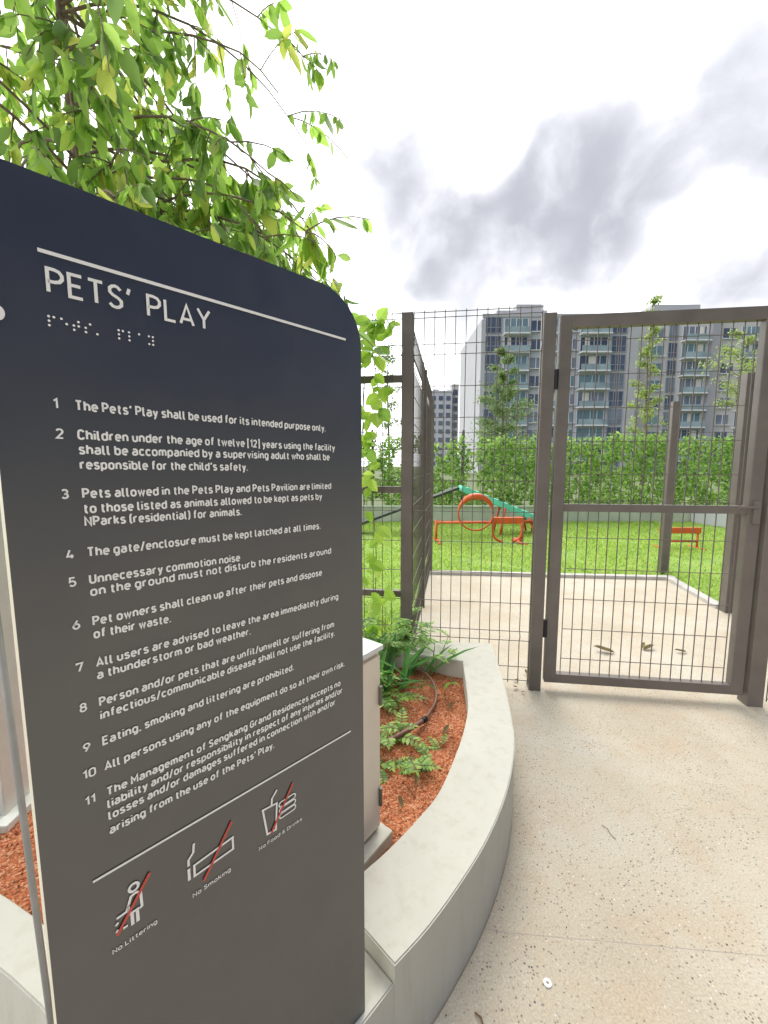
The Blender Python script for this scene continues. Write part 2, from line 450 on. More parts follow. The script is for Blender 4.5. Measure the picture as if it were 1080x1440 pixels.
# ------------------------------------------------------------------ helpers
class MB:
    """collects polygons; build() links them as ONE mesh object"""

    def __init__(self):
        self.v = []
        self.f = []

    def add(self, vs, fs):
        o = len(self.v)
        self.v += [tuple(x) for x in vs]
        self.f += [tuple(i + o for i in q) for q in fs]

    def box(self, c, size, ax=None, ay=None, az=None):
        c = V(c)
        ax = V(ax or (1, 0, 0)).normalized(); ay = V(ay or (0, 1, 0)).normalized(); az = V(az or (0, 0, 1)).normalized()
        hx, hy, hz = size[0] / 2, size[1] / 2, size[2] / 2
        vs = [c + ax * (sx * hx) + ay * (sy * hy) + az * (sz * hz) for sz in (-1, 1) for sy in (-1, 1) for sx in (-1, 1)]
        self.add(vs, [(0, 2, 3, 1), (4, 5, 7, 6), (0, 1, 5, 4), (2, 6, 7, 3), (0, 4, 6, 2), (1, 3, 7, 5)])

    def bbox(self, c, size, bev=0.004, ax=None, ay=None, az=None):
        """box with chamfered edges"""
        c = V(c)
        ax = V(ax or (1, 0, 0)).normalized(); ay = V(ay or (0, 1, 0)).normalized(); az = V(az or (0, 0, 1)).normalized()
        bm = bmesh.new()
        bmesh.ops.create_cube(bm, size=1)
        for q in bm.verts:
            q.co = V((q.co.x * size[0], q.co.y * size[1], q.co.z * size[2]))
        bmesh.ops.bevel(bm, geom=bm.edges[:], offset=bev, segments=2, affect='EDGES', profile=0.6)
        bm.verts.index_update()
        self.add([c + ax * q.co.x + ay * q.co.y + az * q.co.z for q in bm.verts], [[q.index for q in fc.verts] for fc in bm.faces])
        bm.free()

    def tube(self, pts, rad, n=6, cap=True):
        pts = [V(p) for p in pts]
        k = len(pts)
        rads = rad if isinstance(rad, (list, tuple)) else [rad] * k
        o = len(self.v)
        ref = None
        for i, p in enumerate(pts):
            d = (pts[min(i + 1, k - 1)] - pts[max(i - 1, 0)])
            d = d.normalized() if d.length > 1e-9 else V((0, 0, 1))
            if ref is None:
                ref = V((1, 0, 0)) if abs(d.x) < 0.8 else V((0, 1, 0))
            a = (ref - d * ref.dot(d)).normalized()
            ref = a
            b = d.cross(a)
            for j in range(n):
                t = 2 * math.pi * (j + 0.5) / n
                self.v.append(tuple(p + (a * math.cos(t) + b * math.sin(t)) * rads[i]))
        for i in range(k - 1):
            for j in range(n):
                j2 = (j + 1) % n
                self.f.append((o + i * n + j, o + i * n + j2, o + (i + 1) * n + j2, o + (i + 1) * n + j))
        if cap:
            self.f.append(tuple(o + j for j in reversed(range(n))))
            self.f.append(tuple(o + (k - 1) * n + j for j in range(n)))

    def leaf(self, p, d, up, ln, w, curl=0.15, fold=0.12, rows=3):
        d = d.normalized()
        sd_ = d.cross(up)
        if sd_.length < 1e-4:
            sd_ = d.cross(V((1, 0.3, 0)))
        sd_.normalize()
        nn = sd_.cross(d)
        prof = {4: ((0.10, 0.42), (0.32, 0.92), (0.60, 0.95), (0.85, 0.42)), 3: ((0.22, 0.72), (0.5, 1.0), (0.78, 0.66)), 2: ((0.33, 0.95), (0.68, 0.8)), 1: ((0.45, 1.0),)}[rows]
        o = len(self.v)
        self.v.append(tuple(p))
        for (t, ww) in prof:
            c = p + d * (ln * t) - nn * (curl * ln * t * t)
            h = nn * (fold * w)
            e = sd_ * (w * ww * 0.5)
            self.v += [tuple(c - e + h), tuple(c), tuple(c + e + h)]
        self.v.append(tuple(p + d * ln - nn * (curl * ln)))
        e_ = o + 1 + rows * 3
        self.f += [(o, o + 2, o + 1), (o, o + 3, o + 2)]
        for i in range(rows - 1):
            a = o + 1 + i * 3
            self.f += [(a, a + 1, a + 4, a + 3), (a + 1, a + 2, a + 5, a + 4)]
        a = o + 1 + (rows - 1) * 3
        self.f += [(a, a + 1, e_), (a + 1, a + 2, e_)]

    def prism(self, poly, z0, z1):
        n = len(poly)
        vs = [(x, y, z0) for x, y in poly] + [(x, y, z1) for x, y in poly]
        fs = [tuple(reversed(range(n))), tuple(range(n, 2 * n))]
        fs += [(i, (i + 1) % n, n + (i + 1) % n, n + i) for i in range(n)]
        self.add(vs, fs)

    def build(self, name, mat, parent=None, smooth=False, base=None):
        me = bpy.data.meshes.new(name)
        off = V(base) if base is not None else V((0, 0, 0))
        if parent is not None:
            q = parent
            while q.parent is not None:
                q = q.parent
            off = q.location.copy()
        me.from_pydata([(x - off.x, y - off.y, z - off.z) for x, y, z in self.v], [], self.f)
        me.update()
        if smooth:
            me.polygons.foreach_set('use_smooth', [True] * len(me.polygons))
        me.materials.append(mat)
        o = bpy.data.objects.new(name, me)
        COL.objects.link(o)
        if parent is not None:
            o.parent = parent
        elif base is not None:
            o.location = off
        return o


def tag(o, label=None, cat=None, group=None, kind=None):
    if label: o['label'] = label
    if cat: o['category'] = cat
    if group: o['group'] = group
    if kind: o['kind'] = kind
    return o


def thing(name, loc, label, cat, group=None):
    o = bpy.data.objects.new(name, None)
    o.empty_display_size = 0.1
    COL.objects.link(o)
    o.location = loc
    return tag(o, label, cat, group)


def smooth_path(pts, n=8, closed=False):
    pts = [V(p) for p in pts]
    outp = []
    k = len(pts)
    for i in range(k - 1):
        p0, p1, p2, p3 = pts[max(i - 1, 0)], pts[i], pts[i + 1], pts[min(i + 2, k - 1)]
        for j in range(n):
            t = j / n
            outp.append(0.5 * ((2 * p1) + (p2 - p0) * t + (2 * p0 - 5 * p1 + 4 * p2 - p3) * t * t + (3 * p1 - p0 - 3 * p2 + p3) * t ** 3))
    outp.append(pts[-1])
    return outp


# ------------------------------------------------------------------ ground, paving, lawn
def sheet(name, poly, z, mat):
    b = MB()
    b.add([(x, y, z) for x, y in poly], [tuple(range(len(poly)))])
    return tag(b.build(name, mat), kind='structure')


sheet('ground', [(-900, -900), (900, -900), (900, 900), (-900, 900)], -0.06, M['ground'])
FH = V((0.948, 2.478, 0))                                    # hinge post on the fence line
FA = R(-7.88)
FD = V((math.cos(FA), math.sin(FA), 0))                      # along the fence, to the right
FN = V((-FD.y, FD.x, 0))                                     # away from the viewer


def fp(t, z=0.0, off=0.0):
    p = FH + FD * t + FN * off
    return V((p.x, p.y, z))


LP_T = -0.81
lp = fp(LP_T)
side_end = V((0.60, 5.30, 0))
rs0 = fp(2.15)
rs1 = V((3.31, 3.85, 0))
JY = lambda x: 1.0984 + -0.0816 * (x - 0.3226)                      # joint across the near paving
tag(sheet('paving', [(-9, -9), (16, -9), (16, JY(16) - .0012), (-9, JY(-9) - .0012)], 0.0, M['paving']), kind='structure')
tag(sheet('paving', [(-9, JY(-9) + .0012), (16, JY(16) + .0012), (16, 3.93), (3.28, 3.93), (3.5, 4.95), (0.59, 5.22), (lp.x, lp.y), (-9, fp(-10.5).y)], 0.0, M['paving']), kind='structure')
jt = sheet('paving_joint', [(-9, JY(-9) - .004), (16, JY(16) - .004), (16, JY(16) + .004), (-9, JY(-9) + .004)], -0.0006, plain('joint_filler', (0.44, 0.40, 0.34), 0.9))

lawn_poly = [(-9, fp(-10.5).y + .02), (lp.x - .03, lp.y + .02), (0.50, 5.32), (3.58, 5.04), (3.38, 4.03), (16, 4.03), (16, 10.2), (-9, 10.2)]
sheet('lawn', lawn_poly, 0.012, M['lawn'])
kb = MB()
for a, b_ in (((0.50, 5.27), (3.60, 4.99)), ((3.54, 5.04), (3.32, 3.98)), ((3.27, 3.98), (16, 3.98))):
    a, b_ = V((*a, 0)), V((*b_, 0))
    d = (b_ - a)
    kb.bbox((a + b_) / 2 + V((0, 0, -0.01)), (d.length, 0.09, 0.10 + random.uniform(-.002, .002)), 0.008, d, V((-d.y, d.x, 0)))
tag(kb.build('kerb', M['kerb']), kind='structure')


def inside(poly, x, y):
    c = False
    n = len(poly)
    for i in range(n):
        x1, y1 = poly[i]; x2, y2 = poly[(i + 1) % n]
        if (y1 > y) != (y2 > y) and x < (x2 - x1) * (y - y1) / (y2 - y1) + x1:
            c = not c
    return c


gb = MB()
cnt = 0
while cnt < 52000:
    x = random.uniform(-3.5, 9.5)
    y = 2.5 + 7.7 * random.random() ** 1.35
    if x > 1.2 + y * 0.95 or x < -2.5 or not inside(lawn_poly, x, y):
        continue
    cnt += 1
    pt = mnoise.noise((x * 1.3, y * 1.3, 8.0))
    if pt < -.25 and random.random() < .6:
        continue
    h = random.uniform(0.022, 0.05) * (1 + .5 * pt)
    if x < 0.2 and y < 3.6:
        h *= 2.0
    a = random.uniform(0, 6.283)
    w = random.uniform(0.005, 0.010) * (1 + y * 0.06)
    lx, ly = random.gauss(0, h * .5), random.gauss(0, h * .5)
    gb.add([(x - math.cos(a) * w, y - math.sin(a) * w, 0.01), (x + math.cos(a) * w, y + math.sin(a) * w, 0.01), (x + lx, y + ly, 0.01 + h)], [(0, 1, 2)])
tag(gb.build('grass', M['grass']), 'bright green lawn grass growing behind the mesh fence', 'grass', kind='stuff')

# ------------------------------------------------------------------ planter: wall, soil
PZ, LEDGE, SOILZ = 0.30, 0.252, 0.205
out_r = smooth_path([(x, y, 0) for x, y in [(.672, 2.47), (.612, 1.995), (.566, 1.722), (.522, 1.533), (.456, 1.365), (.382, 1.223), (.290, 1.084), (.184, .955), (.101, .866), (.024, .797)]], 6)
in_r = smooth_path([(x, y, 0) for x, y in [(.447, 2.226), (.396, 1.834), (.354, 1.671), (.294, 1.512), (.195, 1.300), (.112, 1.187), (.010, 1.073), (-.055, 1.012), (-.09, .975), (-.115, .935)]], 6)
SA = R(44.5)
SD = V((math.sin(SA), math.cos(SA), 0))                     # along the sign, to the right
SN = V((SD.y, -SD.x, 0))                                    # sign's front
SP0 = -SN * 0.5546
SP = lambda s, z, off=0.0: V((SP0 + SD * s + SN * off).to_tuple()) + V((0, 0, z))

out_m = [SP(s, 0, 0.012) for s in (0.585, 0.3, 0.0)]
in_m = [SP(s, 0, -0.19) for s in (0.585, 0.3, 0.06)]
out_l = smooth_path([SP(0.0, 0, .012), SP(-.05, 0, -0.005), (-.50, .585, 0), (-.685, .715, 0), (-.842, .787, 0), (-1.3, .97, 0), (-3.2, 1.72, 0)], 6)
in_l = smooth_path([SP(.06, 0, -.19), (-.54, .70, 0), (-.62, .775, 0), (-.786, .863, 0), (-.996, .953, 0), (-1.4, 1.11, 0), (-3.2, 1.86, 0)], 6)
out_b = [V(p) for p in ((.672, 2.47, 0), (.20, 2.50, 0), (-.4, 2.57, 0), (-3.2, 2.95, 0))]
in_b = [V(p) for p in ((.447, 2.226, 0), (.20, 2.31, 0), (-.4, 2.39, 0), (-3.2, 2.78, 0))]

planter = thing('planter_wall', (0.3, 1.1, 0), 'low curved off-white plastered planter wall around the red soil bed', 'planter wall')


def wall_strip(o, i, z1, cap0=True, cap1=True):
    b = bmesh.new()
    n = len(o)
    lo = [b.verts.new((p.x, p.y, -0.03)) for p in o]; hi = [b.verts.new((p.x, p.y, z1)) for p in o]
    il = [b.verts.new((p.x, p.y, -0.03)) for p in i]; ih = [b.verts.new((p.x, p.y, z1)) for p in i]
    for k in range(n - 1):
        b.faces.new((lo[k], lo[k + 1], hi[k + 1], hi[k]))
        b.faces.new((ih[k], ih[k + 1], il[k + 1], il[k]))
        b.faces.new((hi[k], hi[k + 1], ih[k + 1], ih[k]))
    b.faces.new((lo[0], hi[0], ih[0], il[0]))
    b.faces.new((hi[-1], lo[-1], il[-1], ih[-1]))
    bmesh.ops.recalc_face_normals(b, faces=b.faces[:])
    es = [e for e in b.edges if all(abs(q.co.z - z1) < 1e-6 for q in e.verts) and len(e.link_faces) == 2 and e.calc_face_angle(0) > 0.8]
    bmesh.ops.bevel(b, geom=es, offset=0.0035, segments=2, affect='EDGES')
    m = MB()
    b.verts.index_update()
    m.add([q.co for q in b.verts], [[q.index for q in fc.verts] for fc in b.faces])
    b.free()
    return m


def resamp(pts, n):
    ls = [0]
    for a, b_ in zip(pts, pts[1:]):
        ls.append(ls[-1] + (b_ - a).length)
    res = []
    for k in range(n):
        t = ls[-1] * k / (n - 1)
        for i in range(len(pts) - 1):
            if t <= ls[i + 1] + 1e-9:
                q = (t - ls[i]) / max(1e-9, ls[i + 1] - ls[i])
                res.append(pts[i].lerp(pts[i + 1], q))
                break
    return res


wall_strip(out_b[::-1] + resamp(out_r, 48)[1:], in_b[::-1] + resamp(in_r, 48)[1:], PZ).build('wall', M['planter'], planter)
wall_strip(resamp(out_m, 6), resamp(in_m, 6), LEDGE).build('sign_ledge', M['planter'], planter)
wall_strip(resamp(out_l, 30), resamp(in_l, 30), PZ + .001).build('wall', M['planter'], planter)

midp = [((a + b_) / 2) for a, b_ in zip(resamp(out_r, 24), resamp(in_r, 24))]
midm = [((a + b_) / 2) for a, b_ in zip(resamp(out_m, 4), resamp(in_m, 4))]
midl = [((a + b_) / 2) for a, b_ in zip(resamp(out_l, 16), resamp(in_l, 16))]
midb = [((a + b_) / 2) for a, b_ in zip(resamp(out_b, 8), resamp(in_b, 8))]
soil_poly = [(p.x, p.y) for p in midp + midm + midl + list(reversed(midb))]


def soil_h(x, y):
    return SOILZ + 0.018 * mnoise.noise((x * 3, y * 3, 2)) + 0.009 * mnoise.noise((x * 11, y * 11, 5)) + 0.004 * mnoise.noise((x * 40, y * 40, 9))


sb = MB()
g = 0.02
idx = {}
for ix in range(int(-2.2 / g), int(0.75 / g)):
    for iy in range(int(0.4 / g), int(2.9 / g)):
        cx_, cy_ = (ix + .5) * g, (iy + .5) * g
        if inside(soil_poly, cx_, cy_):
            q = []
            for (a, b_) in ((ix, iy), (ix + 1, iy), (ix + 1, iy + 1), (ix, iy + 1)):
                if (a, b_) not in idx:
                    idx[(a, b_)] = len(sb.v)
                    sb.v.append((a * g, b_ * g, soil_h(a * g, b_ * g)))
                q.append(idx[(a, b_)])
            sb.f.append(tuple(q))
tag(sb.build('soil', M['soil'], smooth=True), kind='structure')

cb = MB()
k = 0
while k < 7000:
    x = random.uniform(-1.6, 0.5); y = random.uniform(0.75, 2.35)
    if not inside(soil_poly, x, y):
        continue
    k += 1
    r = random.uniform(0.0018, 0.0045) * (2.2 if random.random() < .04 else 1)
    z = soil_h(x, y) + r * .3
    bm = []
    for dx, dy, dz in ((1, 0, 0), (-1, 0, 0), (0, 1, 0), (0, -1, 0), (0, 0, 1), (0, 0, -1)):
        q = r * random.uniform(.6, 1.2)
        bm.append((x + dx * q, y + dy * q, z + dz * q))
    cb.add(bm, [(0, 2, 4), (2, 1, 4), (1, 3, 4), (3, 0, 4), (2, 0, 5), (1, 2, 5), (3, 1, 5), (0, 3, 5)])
m_cr = leaf_mat('soil_crumb', [(0.22, 0.065, 0.028), (0.36, 0.115, 0.05), (0.42, 0.16, 0.075), (0.52, 0.30, 0.19), (0.15, 0.06, 0.03)], 0.0, 0.95, 0.2)
tag(cb.build('soil_crumbs', m_cr), 'loose red laterite crumbs covering the planter bed', 'soil', kind='stuff')

# ------------------------------------------------------------------ sign
SIGN_W0, SIGN_W1, SIGN_B, SIGN_T, SIGN_TH = 0.026, 0.507, LEDGE + 0.001, 1.688, 0.095
sign = thing('notice_sign', SP(0.27, SIGN_B), "tall dark navy totem sign headed PETS' PLAY standing in front of the planter", 'sign')


def sign_outline(ins=0.0, r=0.085):
    a, b_, z0, z1 = SIGN_W0 + ins, SIGN_W1 - ins, SIGN_B, SIGN_T - ins
    pts = [(a, z0), (b_, z0)]
    for k in range(17):
        t = math.pi / 2 * k / 16
        pts.append((b_ - r + r * math.cos(t), z1 - r + r * math.sin(t)))
    r2 = 0.012
    for k in range(5):
        t = math.pi / 2 + math.pi / 2 * k / 4
        pts.append((a + r2 + r2 * math.cos(t), z1 - r2 + r2 * math.sin(t)))
    return pts


def sign_slab(ins, f0, f1):
    o = sign_outline(ins)
    m = MB()
    n = len(o)
    m.add([SP(s, z, f1) for s, z in o] + [SP(s, z, f0) for s, z in o],
          [tuple(range(n)), tuple(reversed(range(n, 2 * n)))] + [(i, n + i, n + (i + 1) % n, (i + 1) % n) for i in range(n)])
    return m


sign_slab(0.0, -0.004, 0.0).build('panel', M['sign'], sign)
sign_slab(0.0015, -SIGN_TH, -0.0045).build('casing', M['sign_edge'], sign)

# lettering ---------------------------------------------------------
def bar(m, s0, z0, s1, z1, w, off=0.0012, th=0.0):
    a, b_ = SP(s0, z0, off), SP(s1, z1, off)
    d = (b_ - a).normalized()
    q = SN.cross(d) * (w / 2)
    m.add([a - q, b_ - q, b_ + q, a + q], [(0, 1, 2, 3)])


def stroke(m, pts, w, off=0.0012, closed=False):
    """a flat ribbon following pts on the panel, mitred"""
    P = [V((a, b_)) for a, b_ in pts]
    n = len(P)
    Ls, Rs = [], []
    for i in range(n):
        if closed:
            d0 = P[i] - P[i - 1]; d1 = P[(i + 1) % n] - P[i]
        else:
            d0 = P[i] - P[max(i - 1, 0)] if i else P[1] - P[0]
            d1 = P[min(i + 1, n - 1)] - P[i] if i < n - 1 else P[-1] - P[-2]
        d0.normalize(); d1.normalize()
        t = (d0 + d1)
        if t.length < 1e-6:
            t = d0
        t.normalize()
        nn = V((-t.y, t.x))
        c = max(0.5, nn.dot(V((-d1.y, d1.x))))
        Ls.append(P[i] + nn * (w / 2 / c)); Rs.append(P[i] - nn * (w / 2 / c))
    o = len(m.v)
    for l_, r_ in zip(Ls, Rs):
        m.v.append(tuple(SP(l_.x, l_.y, off))); m.v.append(tuple(SP(r_.x, r_.y, off)))
    for i in range(n if closed else n - 1):
        a = o + 2 * i; b_ = o + 2 * ((i + 1) % n)
        m.f.append((a + 1, b_ + 1, b_, a))




def AR(cx_, cy_, rx, ry, a0, a1, n=5):
    return [(cx_ + rx * math.cos(R(a0 + (a1 - a0) * i / n)), cy_ + ry * math.sin(R(a0 + (a1 - a0) * i / n))) for i in range(n + 1)]


_bowl = [(0, .52), (.09, .66)] + AR(.26, .46, .22, .24, 90, 0) + AR(.26, .24, .22, .24, 0, -90) + [(.09, .04), (0, .18)]
_bowlm = [(.48 - x, y) for x, y in _bowl]
_arch = lambda x0, w: [(x0, .46)] + AR(x0 + w * .5, .44, w * .5, .26, 145, 0) + [(x0 + w, 0)]
_O = lambda w, h, r=.24: AR(w - r, h - r, r, r, 0, 90) + AR(r, h - r, r, r, 90, 180) + AR(r, r, r, r, 180, 270) + AR(w - r, r, r, r, 270, 360) + [(w, h - r)]
_S = [(.47, .84), (.36, .97), (.26, 1), (.14, .96), (.04, .86), (.04, .68), (.14, .57), (.36, .46), (.48, .34), (.48, .14), (.37, .03), (.25, 0), (.12, .03), (.01, .15)]
GLYPH = {
    'a': (.46, [[(.05, .60), (.13, .69)] + AR(.26, .47, .20, .23, 90, 0) + [(.46, 0)], [(.46, .40), (.2, .40)] + AR(.2, .2, .2, .2, 100, 270) + [(.32, .02), (.46, .14)]]),
    'b': (.48, [[(0, 0), (0, 1)], _bowl]),
    'c': (.42, [AR(.24, .46, .24, .24, 35, 180) + AR(.24, .24, .24, .24, 180, 325)]),
    'd': (.48, [[(.48, 0), (.48, 1)], _bowlm]),
    'e': (.46, [[(.0, .36), (.46, .36)] + AR(.23, .46, .23, .24, 0, 180) + AR(.23, .24, .23, .24, 180, 318)]),
    'f': (.34, [[(.36, 1)] + AR(.28, .84, .15, .16, 90, 180) + [(.13, 0)], [(0, .68), (.32, .68)]]),
    'g': (.48, [[(.48, .70), (.48, -.06)] + AR(.26, -.06, .22, .20, 0, -90) + [(.08, -.22)], _bowlm]),
    'h': (.46, [[(0, 0), (0, 1)], _arch(0, .46)]),
    'i': (.0, [[(0, 0), (0, .70)], [(0, .90), (0, 1.02)]]),
    'j': (.10, [[(.1, .70), (.1, -.10), (.04, -.24), (-.06, -.26)], [(.1, .90), (.1, 1.02)]]),
    'k': (.42, [[(0, 0), (0, 1)], [(.40, .70), (.02, .28)], [(.14, .42), (.43, 0)]]),
    'l': (.16, [[(0, 1), (0, .14)] + AR(.13, .14, .13, .14, 180, 270) + [(.19, 0)]]),
    'm': (.74, [[(0, 0), (0, .70)], _arch(0, .37), _arch(.37, .37)]),
    'n': (.46, [[(0, 0), (0, .70)], _arch(0, .46)]),
    'o': (.48, [_O(.48, .70)]),
    'p': (.48, [[(0, .70), (0, -.28)], _bowl]),
    'q': (.48, [[(.48, .70), (.48, -.28)], _bowlm]),
    'r': (.32, [[(0, 0), (0, .70)], [(0, .44)] + AR(.22, .42, .22, .28, 150, 65)]),
    's': (.42, [[(.40, .60), (.31, .69), (.20, .71), (.08, .68), (.03, .59), (.04, .46), (.14, .38), (.30, .34), (.41, .26), (.42, .12), (.34, .02), (.20, 0), (.08, .02), (0, .11)]]),
    't': (.32, [[(.13, .92), (.13, .18)] + AR(.27, .16, .14, .16, 180, 270) + [(.33, 0)], [(0, .68), (.32, .68)]]),
    'u': (.46, [[(0, .70), (0, .26)] + AR(.23, .26, .23, .26, 180, 325), [(.46, .70), (.46, 0)]]),
    'v': (.44, [[(0, .70), (.22, 0), (.44, .70)]]),
    'w': (.68, [[(0, .70), (.17, 0), (.34, .64), (.51, 0), (.68, .70)]]),
    'x': (.42, [[(0, .70), (.42, 0)], [(.42, .70), (0, 0)]]),
    'y': (.44, [[(0, .70), (.22, .02)], [(.44, .70), (.19, -.16), (.12, -.25), (.02, -.26)]]),
    'A': (.60, [[(0, 0), (.30, 1), (.60, 0)], [(.10, .26), (.50, .26)]]),
    'C': (.52, [[(.52, .80)] + AR(.27, .73, .25, .27, 40, 180) + AR(.27, .27, .27, .27, 180, 320) + [(.52, .20)]]),
    'D': (.52, [[(0, 0), (0, 1), (.26, 1)] + AR(.27, .73, .26, .27, 90, 0) + AR(.27, .27, .26, .27, 0, -90) + [(0, 0)]]),
    'E': (.46, [[(.46, 1), (0, 1), (0, 0), (.46, 0)], [(0, .52), (.40, .52)]]),
    'F': (.46, [[(.46, 1), (0, 1), (0, 0)], [(0, .50), (.40, .50)]]),
    'G': (.54, [[(.50, .82)] + AR(.27, .73, .25, .27, 40, 180) + AR(.27, .27, .27, .27, 180, 270) + AR(.27, .27, .26, .27, 270, 360) + [(.53, .47), (.30, .47)]]),
    'L': (.44, [[(0, 1), (0, 0), (.44, 0)]]),
    'M': (.66, [[(0, 0), (0, 1), (.33, .36), (.66, 1), (.66, 0)]]),
    'N': (.56, [[(0, 0), (0, 1), (.56, 0), (.56, 1)]]),
    'P': (.50, [[(0, 0), (0, 1), (.24, 1)] + AR(.24, .73, .27, .27, 90, -90) + [(0, .46)]]),
    'R': (.52, [[(0, 0), (0, 1), (.24, 1)] + AR(.24, .74, .26, .26, 90, -90) + [(0, .48)], [(.28, .48), (.52, 0)]]),
    'S': (.50, [_S]),
    'T': (.54, [[(0, 1), (.54, 1)], [(.27, 1), (.27, 0)]]),
    'U': (.54, [[(0, 1), (0, .27)] + AR(.27, .27, .27, .27, 180, 360) + [(.54, 1)]]),
    'Y': (.58, [[(0, 1), (.29, .46), (.58, 1)], [(.29, .46), (.29, 0)]]),
    '1': (.22, [[(0, .78), (.22, 1), (.22, 0)]]),
    '2': (.46, [AR(.23, .74, .23, .26, 165, -20) + [(.40, .56), (0, 0), (.47, 0)]]),
    '3': (.46, [AR(.22, .75, .21, .25, 150, -80) + AR(.22, .26, .24, .26, 80, -150)]),
    '4': (.50, [[(.22, 1), (0, .24), (.50, .24)], [(.36, .46), (.36, 0)]]),
    '5': (.46, [[(.43, 1), (.06, 1), (.03, .52), (.12, .58)] + AR(.23, .30, .24, .30, 80, -150)]),
    '6': (.48, [[(.36, 1), (.05, .45)] + AR(.24, .29, .24, .29, 160, 520, 14)]),
    '7': (.46, [[(0, .84), (0, 1), (.46, 1), (.16, 0)]]),
    '8': (.46, [AR(.23, .76, .20, .24, 0, 360, 12), AR(.23, .27, .235, .27, 0, 360, 12)]),
    '9': (.48, [[(.12, 0), (.43, .55)] + AR(.24, .71, .24, .29, -20, 340, 14)]),
    '0': (.48, [_O(.48, 1.0)]),
    '.': (.0, [[(0, -.03), (0, .08)]]), ',': (.03, [[(.04, .08), (0, -.12)]]),
    '’': (.08, [[(.10, 1.03), (.02, .74)]]),
    '/': (.34, [[(0, -.12), (.34, 1.08)]]),
    '[': (.14, [[(.16, 1.12), (0, 1.12), (0, -.14), (.16, -.14)]]), ']': (.14, [[(0, 1.12), (.16, 1.12), (.16, -.14), (0, -.14)]]),
    '(': (.14, [[(.16, 1.1), (.02, .85), (.02, .15), (.16, -.14)]]), ')': (.14, [[(0, 1.1), (.14, .85), (.14, .15), (0, -.14)]]),
    '&': (.58, [[(.58, 0), (.10, .68), (.10, .88), (.22, 1), (.36, .92), (.36, .76), (.06, .40), (.03, .16), (.18, 0), (.36, .04), (.54, .36)]]),
}


def put_text(m, txt, s0, s1, z, cap, wt=0.15, off=0.0012, zs=None, gap=0.105):
    """letters drawn as flat strokes of even width, fitted between s0 and s1"""
    x = 0.0
    runs = []
    for ch in txt:
        if ch == ' ':
            x += .30
            continue
        w, st = GLYPH[ch]
        x += wt / 2
        runs += [[(x + px, wt / 2 + py * (1 - wt)) for px, py in q] for q in st]
        x += w + wt / 2 + gap
    x -= gap
    kx = (s1 - s0) / x if s1 is not None else cap
    sl = 0.0 if zs is None else (zs - z) / ((s1 - s0) or 1)
    for i, q in enumerate(runs):
        pts = [q[0]]
        for a in q[1:]:
            if (a[0] - pts[-1][0]) ** 2 + (a[1] - pts[-1][1]) ** 2 > 1e-5:
                pts.append(a)
        closed = len(pts) > 3 and (pts[0][0] - pts[-1][0]) ** 2 + (pts[0][1] - pts[-1][1]) ** 2 < 2e-4
        if closed:
            pts = pts[:-1]
        stroke(m, [(s0 + px * kx, z + py * cap + sl * px * kx) for px, py in pts], wt * cap * .93, off + (i % 7) * .00002, closed)


m = MB(); bar(m, .070, 1.6145, .471, 1.6115, .0038); m.build('divider_line', M['letter'], sign)
m = MB(); bar(m, .070, .9085, .474, .9035, .0030); m.build('divider_line', M['letter'], sign)
m = MB(); put_text(m, 'PETS’', .0745, .1505, 1.5745, .0262, .135); put_text(m, 'PLAY', .1665, .2420, 1.5740, .0262, .135); m.build('title_lettering', M['letter'], sign)
m = MB()
for k in range(20):
    t = 2 * math.pi * k / 20
    m.v.append(tuple(SP(.0355 + .0055 * math.cos(t), 1.546 + .0072 * math.sin(t), .0014)))
m.f.append(tuple(range(20)))
m.build('round_mark', M['letter'], sign)
